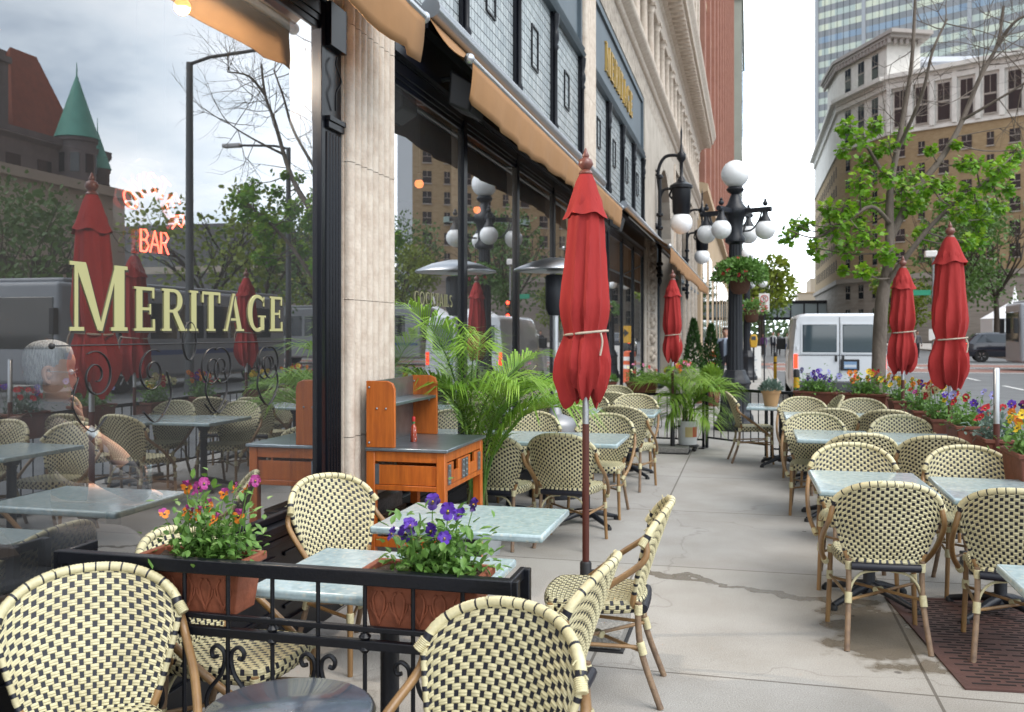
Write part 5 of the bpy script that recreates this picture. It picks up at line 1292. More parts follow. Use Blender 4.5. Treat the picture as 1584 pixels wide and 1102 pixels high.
# brick and stone blocks further down the left side
RB = mat('red brick', (.34, .165, .12), .9, var=.25, vs=.6, col2=(.28, .13, .095), stretch=(1, 1, 3)); TS = mat('tan stone', (.50, .37, .24), .8, var=.15, vs=.5)
t = thing('brick_building', 'tall red brick building with tan stone ground floors past the limestone block', 'building', (0, 0, 0))
mb = MB(); mb.box(-30, GX+.02, 48, 146, 9.2, 80); mb.build('wall', RB, t)
mb = MB(); mb.box(-30, GX+.10, 47.9, 146, 0, 9.19); mb.sweep([(GX+.1, 8.6), (GX+.45, 8.75), (GX+.45, 9.1), (GX+.1, 9.19)], 47.9, 146); mb.build('stone_base', TS, t)
mb = MB()
for k in range(15): mb.box(GX+.02, GX+.30, 48+k*6.9, 49.4+k*6.9, 9.2, 80)
mb.build('piers', RB, t)
mb = MB()
for z in range(13, 78, 7): mb.box(GX+.02, GX+.10, 48, 146, z, z+.4)
mb.build('string_courses', TS, t)
for k in range(12):
    mb = MB(); y = 50+k*7.9; mb.box(GX+.08, GX+.13, y, y+3.8, .8, 6.2); mb.build('window', DARKGLASS, t)
for k in range(10):
    for z in (11.5, 18.5, 25.5, 32.5):
        mb = MB(); y = 50.6+k*6.9; mb.box(GX, GX+.06, y, y+2.6, z, z+3.2); mb.build('window', DARKGLASS, t)
t = thing('slate_building', 'grey-green narrow building peeking out beyond the red brick one', 'building', (0, 0, 0))
GG = mat('grey green stone', (.34, .36, .31), .8, var=.15, vs=.3)
mb = MB(); mb.box(-22, -1.1, 160, 205, 0, 57); mb.build('wall', GG, t)
mb = MB(); mb.box(-22, -.8, 159.6, 205, 57, 58); mb.build('cornice', GG, t)
for z in range(8, 56, 5):
    mb = MB(); mb.box(-1.1, -1.04, 161, 204, z, z+2.4); mb.build('window_band', DARKGLASS, t)
# skyway and blank tan block beyond
t = thing('skyway_bridge', 'dark framed glazed skyway bridging the street in the distance', 'bridge', (0, 205, 0))
mb = MB(); mb.box(-2.4, 17, 0, 3, 4.2, 4.8); mb.box(-2.4, 17, 0, 3, 7.6, 8.3); mb.build('deck', IRON, t)
mb = MB(); mb.box(-2.4, 17, .2, .24, 4.8, 7.6); mb.build('glazing', mat('skyway glass', (.45, .52, .54), .1), t)
mb = MB()
for k in range(8): mb.box(-2.4+k*2.7, -2.1+k*2.7, -.02, .19, 4.8, 7.6)
mb.build('mullions', IRON, t)
t = thing('blank_building', 'plain pale tan stepped building beyond the skyway', 'building', (0, 268, 0))
PT = mat('pale tan render', (.50, .42, .33), .9)
mb = MB(); mb.box(13.2, 40, 0, 20, 0, 12.6); mb.build('lower_block', PT, t); mb = MB(); mb.box(16.4, 40, 0, 20, 12.61, 16.4); mb.build('upper_block', PT, t)
mb = MB(); mb.box(13.1, 40, -.1, 0, 12.2, 12.6); mb.build('coping', TS, t)

# ================================================================== the square: castle-like courthouse (seen in the corner window's reflection)
GRN = mat('pink granite', (.20, .165, .16), .85, var=.3, vs=.8, bump=.3, bs=6); TILE = mat('red roof tile', (.28, .07, .035), .8, var=.3, vs=1.5); COP = mat('green copper', (.13, .38, .30), .6, var=.2, vs=1)
t = thing('courthouse', 'castle-like granite courthouse with red roofs and green copper turret, mirrored at upper left', 'building', (0, 0, 0))
mb = MB(); mb.box(51.5, 90, 57, 73.5, 0, 17.5); mb.build('wall', GRN, t)
mb = MB(); mb.sweep([(51.5, 17.0), (51.1, 17.3), (51.1, 17.9), (51.5, 18.0)], 57, 73.5); mb.build('cornice', GRN, t)
def hip(x0, x1, y0, y1, z0, z1, q=.35):
    cx_, cy_ = (x0+x1)/2, (y0+y1)/2; m_ = MB(); dy = (y1-y0)*q
    m_.add([(x0, y0, z0), (x1, y0, z0), (x1, y1, z0), (x0, y1, z0), (cx_, cy_-dy*.5, z1), (cx_, cy_+dy*.5, z1)], [(0, 1, 4), (1, 2, 5, 4), (2, 3, 5), (3, 0, 4, 5), (3, 2, 1, 0)]); return m_
hip(54.5, 60.5, 65.5, 74.5, 17.9, 26.5).build('roof', TILE, t); hip(61, 70, 59.5, 71.5, 17.9, 27).build('roof', TILE, t)
def turret(x, y, r, z1, z2):
    m_ = MB(); m_.lathe([(r, 0), (r, z1-.4), (r*1.1, z1-.3), (r*1.1, z1)], 20, (x, y, 0)); o = m_.build('turret', GRN, t)
    m_ = MB(); m_.lathe([(r*1.18, z1), (r*.05, z2), (.02, z2+1.2)], 20, (x, y, 0)); m_.build('copper_cone', COP, o)
    for a in range(8):
        m_ = MB(); M = Matrix.Translation((x, y, 0)) @ Matrix.Rotation(a*PI/4+.2, 4, 'Z')
        for z in (z1-3.0, z1-8): m_.box(r-.1, r+.06, -.35, .35, z, z+1.6, 0, M)
        m_.build('window', DARKGLASS, o)
turret(51.0, 68.8, 1.55, 18.2, 23.6); turret(51.6, 72.2, 1.0, 16.2, 19.6)
mb = MB()
for x, y, h in ((58.6, 68.0, 25.6), (55.5, 64.6, 24)): mb.box(x-.7, x+.7, y-.7, y+.7, 17, h); mb.box(x-.9, x+.9, y-.9, y+.9, h, h+.5)
mb.build('chimneys', GRN, t)
mb = MB(); mb.lathe([(1.1, 10), (1.1, 23), (1.3, 23.2), (.9, 24.5), (.02, 27)], 14, (60.4, 67.4, 0)); mb.build('stone_turret', GRN, t)
for k in range(5):
    for z in (3.5, 8.5, 13):
        mb = MB(); mb.box(51.42, 51.6, 58+k*3.4, 59.5+k*3.4, z, z+2.8); mb.build('window', DARKGLASS, t)
t = thing('annex_building', 'low cream building in front of the mirrored courthouse', 'building', (0, 0, 0))
CRM = mat('cream stone', (.46, .40, .33), .85, var=.15, vs=.6)
mb = MB(); mb.box(36, 47, 40, 55, 0, 10.6); mb.build('wall', CRM, t); mb = MB(); mb.box(35.7, 47, 39.7, 55.3, 10.6, 11.2); mb.build('coping', CRM, t)
for k in range(5):
    mb = MB(); mb.box(35.94, 36.1, 41+k*2.8, 42.4+k*2.8, 3, 6); mb.build('window', DARKGLASS, t)
t = thing('grey_building', 'low dark grey building mirrored beside the hotel in the window behind the palm', 'building', (0, 0, 0))
DG = mat('dark grey concrete', (.16, .16, .165), .85, var=.2, vs=.5)
mb = MB(); mb.box(62, 95, 118, 140, 0, 17); mb.build('wall', DG, t)
mb = MB(); mb.box(61.9, 95, 117.9, 140, 10, 11); mb.box(61.9, 95, 117.9, 140, 5, 6); mb.build('floor_slab', CRM, t)
# white tent in the square
t = thing('white_tent', 'white peaked tents in the square behind the black car', 'tent', (29.5, 118, 0))
TW = mat('tent canvas', (.8, .82, .84), .7)
for k in range(3):
    mb = MB(); x = k*6.2; mb.add([(x-3, -3, 3.2), (x+3, -3, 3.2), (x+3, 3, 3.2), (x-3, 3, 3.2), (x-.3, -.3, 5.2), (x+.3, -.3, 5.2), (x+.3, .3, 5.2), (x-.3, .3, 5.2), (x, 0, 7.0)], [(0, 1, 5, 4), (1, 2, 6, 5), (2, 3, 7, 6), (3, 0, 4, 7), (4, 5, 8), (5, 6, 8), (6, 7, 8), (7, 4, 8)]); mb.build('tent_roof', TW, t)
    mb = MB(); mb.box(x-2.95, x+2.95, -2.9, 2.9, 0, 3.2); mb.build('tent_wall', mat('tent wall', (.62, .66, .70), .7), t)
# ================================================================== plants
def leafmat(name, col, var=.45, vs=3., tr=.25, col2=None, rough=.5):
    m = mat(name, col, rough, var=var, vs=vs, col2=col2)
    b = bs(m); b.inputs['Subsurface Weight'].default_value = 0
    N = m.node_tree.nodes; L = m.node_tree.links
    t = nd(m, 'ShaderNodeBsdfTranslucent'); mx = nd(m, 'ShaderNodeMixShader'); mx.inputs[0].default_value = tr
    L.new(b.inputs['Base Color'].links[0].from_socket, t.inputs[0]); L.new(b.outputs[0], mx.inputs[1]); L.new(t.outputs[0], mx.inputs[2]); L.new(mx.outputs[0], N['Material Output'].inputs[0])
    return m
PALM = leafmat('palm leaf', (.34, .52, .075), col2=(.17, .36, .035), vs=4, tr=.3)
PALM2 = leafmat('palm leaf yellow green', (.26, .40, .05), col2=(.13, .27, .03), vs=4, tr=.35)
MAPLE = leafmat('maple leaf', (.20, .41, .02), col2=(.09, .24, .012), vs=1.6, tr=.35)
MAPLE2 = leafmat('pale maple leaf', (.32, .48, .03), col2=(.17, .34, .02), vs=2, tr=.4)  # paler leaf, set mostly on the upper half of each clump
FOL = leafmat('pansy foliage', (.18, .33, .07), col2=(.09, .21, .04), vs=30)
FOLG = leafmat('grey foliage', (.19, .27, .22), col2=(.12, .19, .15), vs=20)
TREEG = leafmat('street tree leaf', (.11, .20, .045), col2=(.055, .12, .025), vs=.8)
TREEY = leafmat('yellow green tree leaf', (.24, .30, .03), col2=(.14, .2, .02), vs=.8)
CON = leafmat('conifer', (.04, .10, .02), col2=(.02, .06, .012), vs=10)
BARK = mat('bark', (.165, .135, .11), .9, var=.5, vs=9, bump=.6, bs=30, col2=(.10, .08, .065), stretch=(1, 1, .4))
BARKD = mat('dark bark', (.07, .055, .045), .9, var=.4, vs=6)

def leaf(mb, p, d, up, ln, w_, mi=0, fold=.15):
    d = d.normalized(); s = d.cross(up); s = s.normalized() if s.length > 1e-5 else d.orthogonal().normalized(); n = s.cross(d)
    q = [p, p+d*ln*.35+s*w_*.5+n*fold*w_, p+d*ln*.75+s*w_*.36+n*fold*w_*.6, p+d*ln-n*ln*.06, p+d*ln*.75-s*w_*.36+n*fold*w_*.6, p+d*ln*.35-s*w_*.5+n*fold*w_]
    mb.add(q, [(0, 1, 2, 3), (0, 3, 4, 5)], mi, True)
def rv(r_): 
    z = r_.uniform(-1, 1); a = r_.uniform(0, 2*PI); k = math.sqrt(1-z*z); return V((k*cos(a), k*sin(a), z))

# ---- palms
def frond(r_, base, az, ln, rise, droop, n=30, lw=.0145, ll=.28):
    """one arching frond: stalk and two ranks of leaflets"""
    mb = MB(); d = V((cos(az), sin(az), 0)); pts = []
    for i in range(25):
        q = i/24; pts.append(base+d*(ln*(.12*q+.62*q*q) if rise > .7 else ln*(.3*q+.6*q*q))+V((0, 0, ln*(rise*q-droop*q**2.6))))
    mb.tube(pts, [.010*(1-.8*i/24) for i in range(25)], 5, 1, cap=False)
    sd = V((-d.y, d.x, 0))
    for i in range(n):
        q = .28+.72*i/n; k = q*24; j = min(int(k), 23); p = pts[j].lerp(pts[j+1], k-j); tan = (pts[j+1]-pts[j]).normalized()
        L_ = ll*(.55+.9*sin(PI*min(1, (q-.2)*1.05)))*(.8+.4*r_.random())
        for s in (-1, 1):
            dv = tan*(.42+.5*q*q)+sd*s*(.95-.45*q*q)+V((0, 0, .22+r_.uniform(-.22, .12)))
            e = dv.normalized(); w_ = lw*(.8+.4*r_.random())
            sid = e.cross(V((0, 0, 1)).lerp(tan, .3)).normalized()
            a = p; b = p+e*L_*.5+V((0, 0, .01)); c = p+e*L_+V((0, 0, -L_*r_.uniform(.15, .5)))
            mb.add([a-sid*w_*.25, a+sid*w_*.25, b+sid*w_*.5, c, b-sid*w_*.5], [(0, 1, 2, 4), (4, 2, 3)], 0, True)
    return mb
def palm(name, label, loc, specs, stem_h, lm, seed, pot):
    t = thing(name, label, 'palm', loc); r_ = random.Random(seed)
    pot(t)
    for k, (az, ln, rise, droop) in enumerate(specs):
        a0 = r_.uniform(0, 2*PI); b0 = V((.06*cos(a0), .06*sin(a0), stem_h*r_.uniform(.55, .95)))
        frond(r_, b0, R(az), ln*(.93 if stem_h < .6 else 1), rise, droop, n=44).build('frond', [lm, FOL], t)
    m = MB()
    for k in range(7):
        a0 = k*.9; m.tube([(.08*cos(a0), .08*sin(a0), .25), (.06*cos(a0+.3), .06*sin(a0+.3), stem_h*.9)], [.018, .010], 6)
    m.build('stems', mat('palm stem', (.16, .17, .06), .7, var=.4, vs=12), t)
def pot_dark(t):
    m = MB(); m.lathe([(.17, 0), (.21, .30), (.225, .30), (.225, .34), (.2, .34), (.19, .30), (1e-5, .29)], 24); m.build('pot', mat('galvanised tub', (.40, .43, .45), .5, metal=.3), t)
palm('palm_plant', 'large bright green palm with arching fronds behind the wooden stand', (-1.98, 6.78, 0),
     [(-110, 1.0, 2.05, .60), (-90, 1.05, 1.95, .65), (-70, 1.0, 1.8, .70), (-45, 1.05, 1.6, .75), (-20, 1.1, 1.5, .75), (0, 1.1, 1.35, .75), (20, 1.1, 1.5, .7), (60, 1.0, 1.7, .6), (100, 1.0, 1.9, .6), (-12, 1.1, 1.35, .62), (-130, .9, 1.8, .6), (-100, .85, 1.75, .7), (-50, .9, 1.75, .6)], .55, PALM, 5, pot_dark)
def pot_bucket(t):
    m = MB(); m.lathe([(.125, .09), (.142, .40), (.148, .40), (.148, .42), (.135, .42), (.13, .38), (1e-5, .37)], 28); m.build('bucket', mat('white bucket', (.72, .73, .74), .4), t)
    m = MB()
    for i in range(8):
        a0, a1 = R(-100+i*11), R(-89+i*11); m.add([(.1385*cos(a0), .1385*sin(a0), .2), (.1385*cos(a1), .1385*sin(a1), .2), (.1425*cos(a1), .1425*sin(a1), .34), (.1425*cos(a0), .1425*sin(a0), .34)], [(0, 1, 2, 3)], 0 if i < 4 else (1 if i < 7 else 2))
    m.build('bucket_label', [mat('label yellow', (.62, .50, .25), .6), mat('label red', (.55, .12, .06), .6), mat('label pale', (.7, .66, .6), .6)], t)
    m = MB(); m.lathe([(.15, .06), (.16, .07), (.15, .085)], 24)
    for k in range(4):
        a = PI/4+k*PI/2; m.ball((.14*cos(a), .14*sin(a), .03), .03, 10, 6)
    m.build('dolly', PLASTIC, t)
palm('bucket_palm', 'smaller yellow-green palm in a white bucket on wheels by the iron fence', (-.83, 13.35, 0),
     [(-150, .85, 1.15, .55), (-110, .75, 1.05, .7), (-70, .8, 1.15, .6), (-30, .85, 1.05, .6), (0, .9, 1.0, .55), (30, .8, 1.1, .6), (70, .8, 1.25, .5), (110, .8, 1.2, .5), (150, .85, 1.0, .6), (180, .9, 1.0, .55), (-90, .7, 1.3, .45), (-50, .65, .8, .8), (-130, .65, .8, .8), (15, .7, .8, .8)], .62, PALM2, 9, pot_bucket)

# ---- pansies and flower boxes
PET = {}
def petal(c):
    if c not in PET: PET[c] = mat('petal', c, .6, var=.25, vs=60)
    return PET[c]
PURP, VIOL, MAGE, ORNG, YELL, REDF, CREA, LAV, PINK = (.085, .02, .34), (.045, .012, .16), (.36, .04, .22), (.75, .22, .02), (.80, .55, .03), (.50, .02, .03), (.75, .72, .42), (.33, .33, .66), (.62, .18, .32)
FDAT = {}
def pansy(parent, p, d, size, c, c2=None, eye=(.03, .01, .02)):
    """five-petalled flower facing direction d"""
    k = (c, c2, round(size, 3)); 
    if k not in FDAT:
        mb = MB(); r_ = random.Random(len(FDAT)*7+3)
        for a, r0, L_, w_, z, mi in ((115, .1, .55, .62, -.03, 0), (65, .1, .55, .62, -.035, 0), (175, .08, .5, .55, .0, 1), (5, .08, .5, .55, .0, 1), (270, .08, .58, .72, .02, 1)):
            ca, sa = cos(R(a)), sin(R(a)); n = 9; pts = []
            for i in range(n):
                q = 2*PI*i/n; l = r0+L_*.5*(1-cos(q)); s = w_*.5*sin(q); zz_ = z+.26*(l/L_)*r_.uniform(-.2, 1.)-.05
                pts.append(((ca*l-sa*s)*size, (sa*l+ca*s)*size, zz_*size))
            mb.add(pts+[((ca*(r0+L_*.45))*size, (sa*(r0+L_*.45))*size, (z+.02)*size)], [(i, (i+1) % n, n) for i in range(n)], mi, True)
        mb.add([(.16*size*cos(R(200+i*28)), .20*size*sin(R(200+i*28))-.04*size, .055*size) for i in range(6)]+[(0, .06*size, .055*size)], [(0, 1, 2, 3, 4, 5, 6)], 2)
        mb.ball((0, 0, .05*size), .07*size, 6, 4, 3)
        o = mb.build('flower', [petal(c), petal(c2 or c), petal(eye), petal(YELL)], parent); FDAT[k] = o
    else:
        o = FDAT[k].copy(); COL.objects.link(o); o.parent = parent
    o.location = p; o.rotation_euler = V(d).to_track_quat('Z', 'Y').to_euler(); return o
def flower_box(loc, rz, label, cols, seed, L_=.40, w_=.17, h=.17, nf=12, fs=.045, fh=.16, leaves=420, fol=None, pot=TERRA, group='terracotta flower boxes', ll=.035, spread=.06, near=False, face=None):
    t = thing('flower_box', label, 'flower box', loc, rz, group); r_ = random.Random(seed)
    def ring(sx_, sy_, z): return [(-sx_, -sy_, z), (sx_, -sy_, z), (sx_, sy_, z), (-sx_, sy_, z)]
    m = MB(); b = [ring(L_*.43, w_*.40, 0), ring(L_*.49, w_*.48, h-.03), ring(L_*.5+.008, w_*.5+.008, h-.03), ring(L_*.5+.008, w_*.5+.008, h), ring(L_*.5-.012, w_*.5-.012, h), ring(L_*.47, w_*.44, h-.035)]
    vs = [p for q in b for p in q]; fs_ = [(i*4+j, i*4+(j+1) % 4, (i+1)*4+(j+1) % 4, (i+1)*4+j) for i in range(5) for j in range(4)]+[(3, 2, 1, 0)]
    m.add(vs, fs_); m.build('pot', pot, t, bev=.007, seg=2)
    if near:                                     # moulded leaf relief on the long face
        m = MB()
        for k in range(5):
            cx_ = (k-2)*L_*.17
            for s in (-1, 1): 
                m.tube(spline([(cx_, -w_*.455, .02), (cx_+s*.014, -w_*.468, .06), (cx_+s*.020, -w_*.482, .10), (cx_+s*.008, -w_*.49, .125)], 4), [.004]*13, 5)
                m.tube(spline([(cx_, -w_*.45, .03), (cx_+s*.024, -w_*.466, .065), (cx_+s*.030, -w_*.475, .09)], 4), .003, 5)
        m.build('relief', pot, t)
    m = MB(); nx, ny = 14, 6
    for i in range(nx+1):
        for j in range(ny+1): m.v.append(((i/nx-.5)*L_*.94, (j/ny-.5)*w_*.88, h-.03+.018*r_.random()))
    for i in range(nx):
        for j in range(ny): q = i*(ny+1)+j; m.f.append([q, q+ny+1, q+ny+2, q+1]); m.m.append(0); m.s.append(True)
    m.build('soil', SOIL, t)
    m = MB()
    heads = []
    for k in range(nf):
        x = r_.uniform(-.46, .46)*L_*(.95 if not near else .9)*(.8 if near else 1)+(.12*L_ if near else 0); y = r_.uniform(-.5, .5)*w_*1.1
        heads.append((V((x*1.1, y*1.2, h+fh*r_.uniform(.6, 1.15))), V((x*.8, y*.6, h-.02))))
    for p, b_ in heads: m.tube([b_, b_.lerp(p, .6)+V((0, 0, .015)), p-V((0, 0, .004))], .0018 if near else .0025, 4, cap=False)
    for k in range(leaves):
        x = r_.gauss(.11 if near else 0, .19 if near else .24)*L_; y = r_.gauss(0, .28)*w_; z = h-.02+abs(r_.gauss(0, .42))*fh
        if abs(x) > (.6 if near else .52)*L_: continue
        dv = rv(r_)+V((x*3, y*5, .25)); leaf(m, V((x, y, z)), dv, V((0, 0, 1))+rv(r_)*.4, ll*r_.uniform(.6, 1.2), ll*r_.uniform(.4, .62))
    m.build('foliage', fol or FOL, t)
    for k, (p, b_) in enumerate(heads):
        c = cols[k % len(cols)]; c, c2 = c if isinstance(c[0], tuple) else (c, None)
        d = V((r_.uniform(-1.1, 1.1), -.7+r_.uniform(-.5, .6), .35+r_.uniform(-.5, .5)))
        if face: d = V(face)+rv(r_)*.45
        pansy(t, p, d, fs*(1. if k % 2 else .85), c, c2)
    return t
RF = 'flower boxes on the iron railings'
flower_box((-1.855, 2.905, .700), 0, 'terracotta flower box of orange and magenta pansies on the foreground railing', [(MAGE, ORNG), (MAGE, ORNG), (MAGE, MAGE), (MAGE, ORNG)], 4, nf=15, fs=.041, fh=.22, leaves=720, near=True, ll=.040, h=.19, group=RF)
flower_box((-1.02, 2.905, .700), 0, 'terracotta flower box of deep purple pansies on the foreground railing', [(PURP, PURP), (PURP, VIOL), (PURP, PURP)], 7, nf=10, fs=.046, fh=.19, leaves=720, near=True, ll=.042, h=.19, group=RF)
fx = 1.76; face = (-.7, -.8, .5)
for y, lb, cols, fol, sd, kw in (
    (6.55, 'flower box with yellow pansies cut by the right frame edge', [YELL, YELL, ORNG], None, 31, {}),
    (7.40, 'flower box with grey foliage and red and plum flowers beside the bare umbrella pole', [REDF, REDF, (MAGE, VIOL), PURP, REDF], FOLG, 32, dict(nf=11, fh=.22)),
    (8.35, 'flower box with pale lavender-blue pansies over trailing green leaves', [LAV, LAV, (LAV, PURP), REDF], None, 33, dict(nf=12, fh=.24)),
    (9.40, 'flower box with cream pansies under the tallest red umbrella', [CREA, CREA, CREA, YELL, REDF], None, 34, dict(nf=16, fh=.26, fs=.068)),
    (10.35, 'flower box mixing crimson, orange and violet flowers behind the cream pansies', [REDF, ORNG, PURP, MAGE, ORNG], None, 35, dict(nf=18, fh=.26)),
    (11.75, 'flower box with small yellow pansies at the fence corner near the tree trunk', [YELL, YELL, YELL, MAGE], None, 36, dict(nf=15, fh=.25))):
    k = dict(nf=13, fs=.058, fh=.24, leaves=330, ll=.05, L_=.46, w_=.24, h=.25); k.update(kw)
    flower_box((fx-.03, y, .66 if y < 9 else .62), PI/2, lb, cols, sd, fol=fol, pot=TERRA_D, group=RF, face=(-.7, .8, .5), **k)
for x, y, lb, cols, sd in ((1.42, 12.38, 'flower box crowded with orange and red flowers at the far fence', [ORNG, YELL, REDF, ORNG, REDF], 41), (.86, 12.64, 'flower box with violet flowers at the far fence in front of the van', [PURP, LAV, PURP, LAV], 42)):
    flower_box((x, y, .70), R(-24), lb, cols, sd, nf=18, fs=.066, fh=.24, leaves=480, ll=.055, L_=.55, w_=.22, h=.20, pot=TERRA_D, group=RF)
flower_box((-1.52, 13.85, .772), 0, 'long red clay planter on the low fence near the shopfront', [REDF, CREA, PINK], 43, nf=8, fs=.05, fh=.22, leaves=420, ll=.05, L_=.46, w_=.2, h=.16, pot=TERRA_D, group=RF)
def round_pot(loc, label, r, h, fol, n, ll, fh, seed, potm=TERRA, cols=None, name='potted_plant', cat='potted plant'):
    t = thing(name, label, cat, loc); r_ = random.Random(seed)
    m = MB(); m.lathe([(r*.68, 0), (r*.95, h*.8), (r*1.06, h*.8), (r*1.06, h), (r*.93, h), (r*.88, h*.85), (1e-5, h*.84)], 24); m.build('pot', potm, t)
    m = MB()
    for k in range(n):
        d = rv(r_); d.z = abs(d.z); p = V((d.x*r*1.0, d.y*r*1.0, h*.9+d.z*fh*r_.uniform(.4, 1))); leaf(m, p, d+V((0, 0, .5))+rv(r_)*.5, V((0, 0, 1))+rv(r_)*.3, ll*r_.uniform(.6, 1.2), ll*.3)
    m.build('foliage', fol, t)
    if cols:
        for k in range(14):
            d = rv(r_); d.z = abs(d.z)*.9+.1; pansy(t, V((d.x*r*1.15, d.y*r*1.15, h*.9+d.z*fh)), d+V((0, -.6, 0)), .07, cols[k % len(cols)])
    return t
round_pot((.27, 12.10, .743), 'small tan clay pot of grey-green lavender standing on the far table', .115, .20, FOLG, 420, .06, .13, 3, mat('tan clay', (.42, .24, .11), .7))
round_pot((-2.02, 13.9, .772), 'small clay pot of green leaves on the low fence next to the glass', .12, .15, FOL, 200, .06, .12, 6, TERRA_D)
round_pot((-1.25, 18.6, 0), 'stone urn of mixed flowers behind the bucket palm', .30, .95, FOL, 600, .08, .22, 8, mat('urn stone', (.36, .32, .28), .8, bump=.3), [REDF, PINK, YELL, ORNG])
round_pot((-.80, 21.5, 0), 'terracotta pot of grassy leaves right of the small conifers', .22, .62, PALM2, 300, .16, .3, 12, TERRA_D)
# conifers
for x, y, h, lb in ((-1.25, 22.3, 1.95, 'dark green cone-shaped conifer in a tub, the wider of two near the facade'), (-.93, 24.4, 1.85, 'slimmer cone-shaped conifer in a tub, right of its twin')):
    t = thing('conifer_shrub', lb, 'shrub', (x, y, 0), 0, 'clipped conifers in tubs'); r_ = random.Random(int(h*100))
    m = MB(); m.lathe([(.2, 0), (.27, .4), (.28, .42), (1e-5, .41)], 20); m.build('tub', TERRA_D, t)
    m = MB(); m.tube([(0, 0, .4), (0, 0, h*.9)], [.03, .008], 6); m.build('trunk', BARKD, t)
    m = MB()
    for k in range(1700):
        q = r_.random()**1.3; z = .42+(h-.42)*q; rr = .30*(1-q)**.75*(.55+.5*r_.random()); a = r_.uniform(0, 2*PI)
        leaf(m, V((rr*cos(a), rr*sin(a), z)), V((cos(a), sin(a), 1.2))+rv(r_)*.6, rv(r_), .085, .035)
    m.build('crown', CON, t)
# hanging basket
def basket(loc, label, r, seed, n):
    t = thing('hanging_basket', label, 'hanging basket', loc, 0, 'flower baskets hung on the street lamps'); r_ = random.Random(seed)
    m = MB(); m.lathe([(.001, -.02), (r*.35, 0), (r*.52, .08), (r*.60, r*.95), (r*.64, r*.97), (r*.56, r), (.001, r*.98)], 22); m.build('bowl', mat('moulded fibre', (.10, .045, .028), .8, bump=.4, bs=30), t)
    m = MB()
    for k in range(n):
        d = rv(r_); 
        if d.z < -.45: d.z *= -1
        rr = r*(.75+.45*r_.random()); p = V((d.x*rr*1.18, d.y*rr*1.18, r*1.0+d.z*rr*.72))
        leaf(m, p, d+rv(r_)*.8-V((0, 0, .2)), rv(r_), .085*r_.uniform(.6, 1.2), .04)
    m.build('foliage', FOL, t)
    for k in range(26):
        d = rv(r_); d.z = abs(d.z)*.8-.15; d = d.normalized(); pansy(t, V((d.x*r*1.28, d.y*r*1.28, r+d.z*r*.95)), d+V((0, -.3, 0)), .055, (REDF, PINK, REDF, MAGE, REDF, LAV, CREA)[k % 7])
    m = MB()
    m.tube([(0, 0, r), (0, .0, r*3)], .006, 4); m.build('hanger', IRON, t)
basket((-.14, 16.03, 2.30), 'hanging basket of red and pink flowers on the near street lamp', .31, 2, 1900)
basket((.10, 33.2, 2.0), 'small red flower basket on the farther street lamp', .42, 5, 900)

# ================================================================== trees
def twigs(mb, r_, p, d, ln, rad, depth, ends=None, sp=.55):
    n = 4; pts = [p]; q = p; dd = d.normalized()
    for i in range(n):
        dd = (dd+rv(r_)*.16+V((0, 0, .04))).normalized(); q = q+dd*ln/n; pts.append(q)
    mb.tube(pts, [rad*(1-.5*i/n) for i in range(n+1)], 6 if rad > .012 else 4, cap=False)
    if ends is not None and depth <= 1: ends.append((q, dd))
    if depth > 0:
        for k in range(3 if depth > 1 else 2):
            i = r_.randint(2, n); nd_ = (dd+rv(r_)*sp).normalized(); twigs(mb, r_, pts[i], nd_, ln*r_.uniform(.55, .8), rad*.5, depth-1, ends, sp)
def maple_leaf(mb, p, d, up, s, mi):
    d = d.normalized(); sd = d.cross(up); sd = sd.normalized() if sd.length > 1e-4 else d.orthogonal().normalized(); n = sd.cross(d)
    sh = [(0, 0), (.42, .12), (.36, .34), (.62, .52), (.30, .62), (.18, .70), (0, 1.0), (-.18, .70), (-.30, .62), (-.62, .52), (-.36, .34), (-.42, .12)]
    pts = [p+sd*x*s+d*y*s-n*s*.22*(x*x+.3*y*y) for x, y in sh]
    mb.add(pts, [(0, 1, 2, 3, 4, 5, 6), (0, 6, 7, 8, 9, 10, 11)], mi, True)

# the street tree: limbs and leaf clumps placed by their measured bearing and depth
r_ = random.Random(77)
def w3(x, y, dz=0.): return at(960+x/2, y/2, 13.25+dz)
t = thing('maple_tree', 'street maple with fresh green leaf clumps and bare upper branches beside the white van', 'tree', (1.74, 13.9, 0))
base = V((1.74, 13.9, 0)); m = MB()
def limb(pts, r0, r1):
    P = [p-base for p in pts]; S = spline(P, 5); k = len(S)
    m.tube(S, [r0+(r1-r0)*i/(k-1) for i in range(k)], 10); return S
trunk = limb([base+V((.0, 0, -.05)), base+V((.0, 0, .35)), w3(800, 1090), w3(806, 960), w3(815, 890)], .105, .09)
L1 = limb([w3(815, 890), w3(832, 780), w3(832, 650, .1), w3(838, 560, .1), w3(868, 400, .2), w3(900, 200, .3), w3(912, -20, .4)], .078, .018)
L2 = limb([w3(815, 890), w3(880, 800, -.2), w3(960, 700, -.3), w3(1040, 625, -.4), w3(1130, 560, -.4), w3(1215, 480, -.3)], .045, .010)
L3 = limb([w3(834, 740, .1), w3(905, 600, .3), w3(985, 500, .4), w3(1045, 400, .5), w3(1110, 245, .6), w3(1165, 140, .7), w3(1185, 20, .7)], .058, .018)
L4 = limb([w3(832, 690), w3(775, 640, -.3), w3(690, 690, -.4), w3(600, 735, -.5), w3(520, 712, -.5)], .032, .008)
L5 = limb([w3(836, 580), w3(790, 500, .2), w3(745, 430, .2), w3(700, 388, .3)], .035, .009)
L6 = limb([w3(850, 480, .2), w3(930, 300, -.3), w3(965, 160, -.5), w3(1010, 60, -.5)], .03, .012)
L7 = limb([w3(1060, 370, .5), w3(1130, 330, .3), w3(1230, 270, .1), w3(1300, 220, 0)], .025, .008)
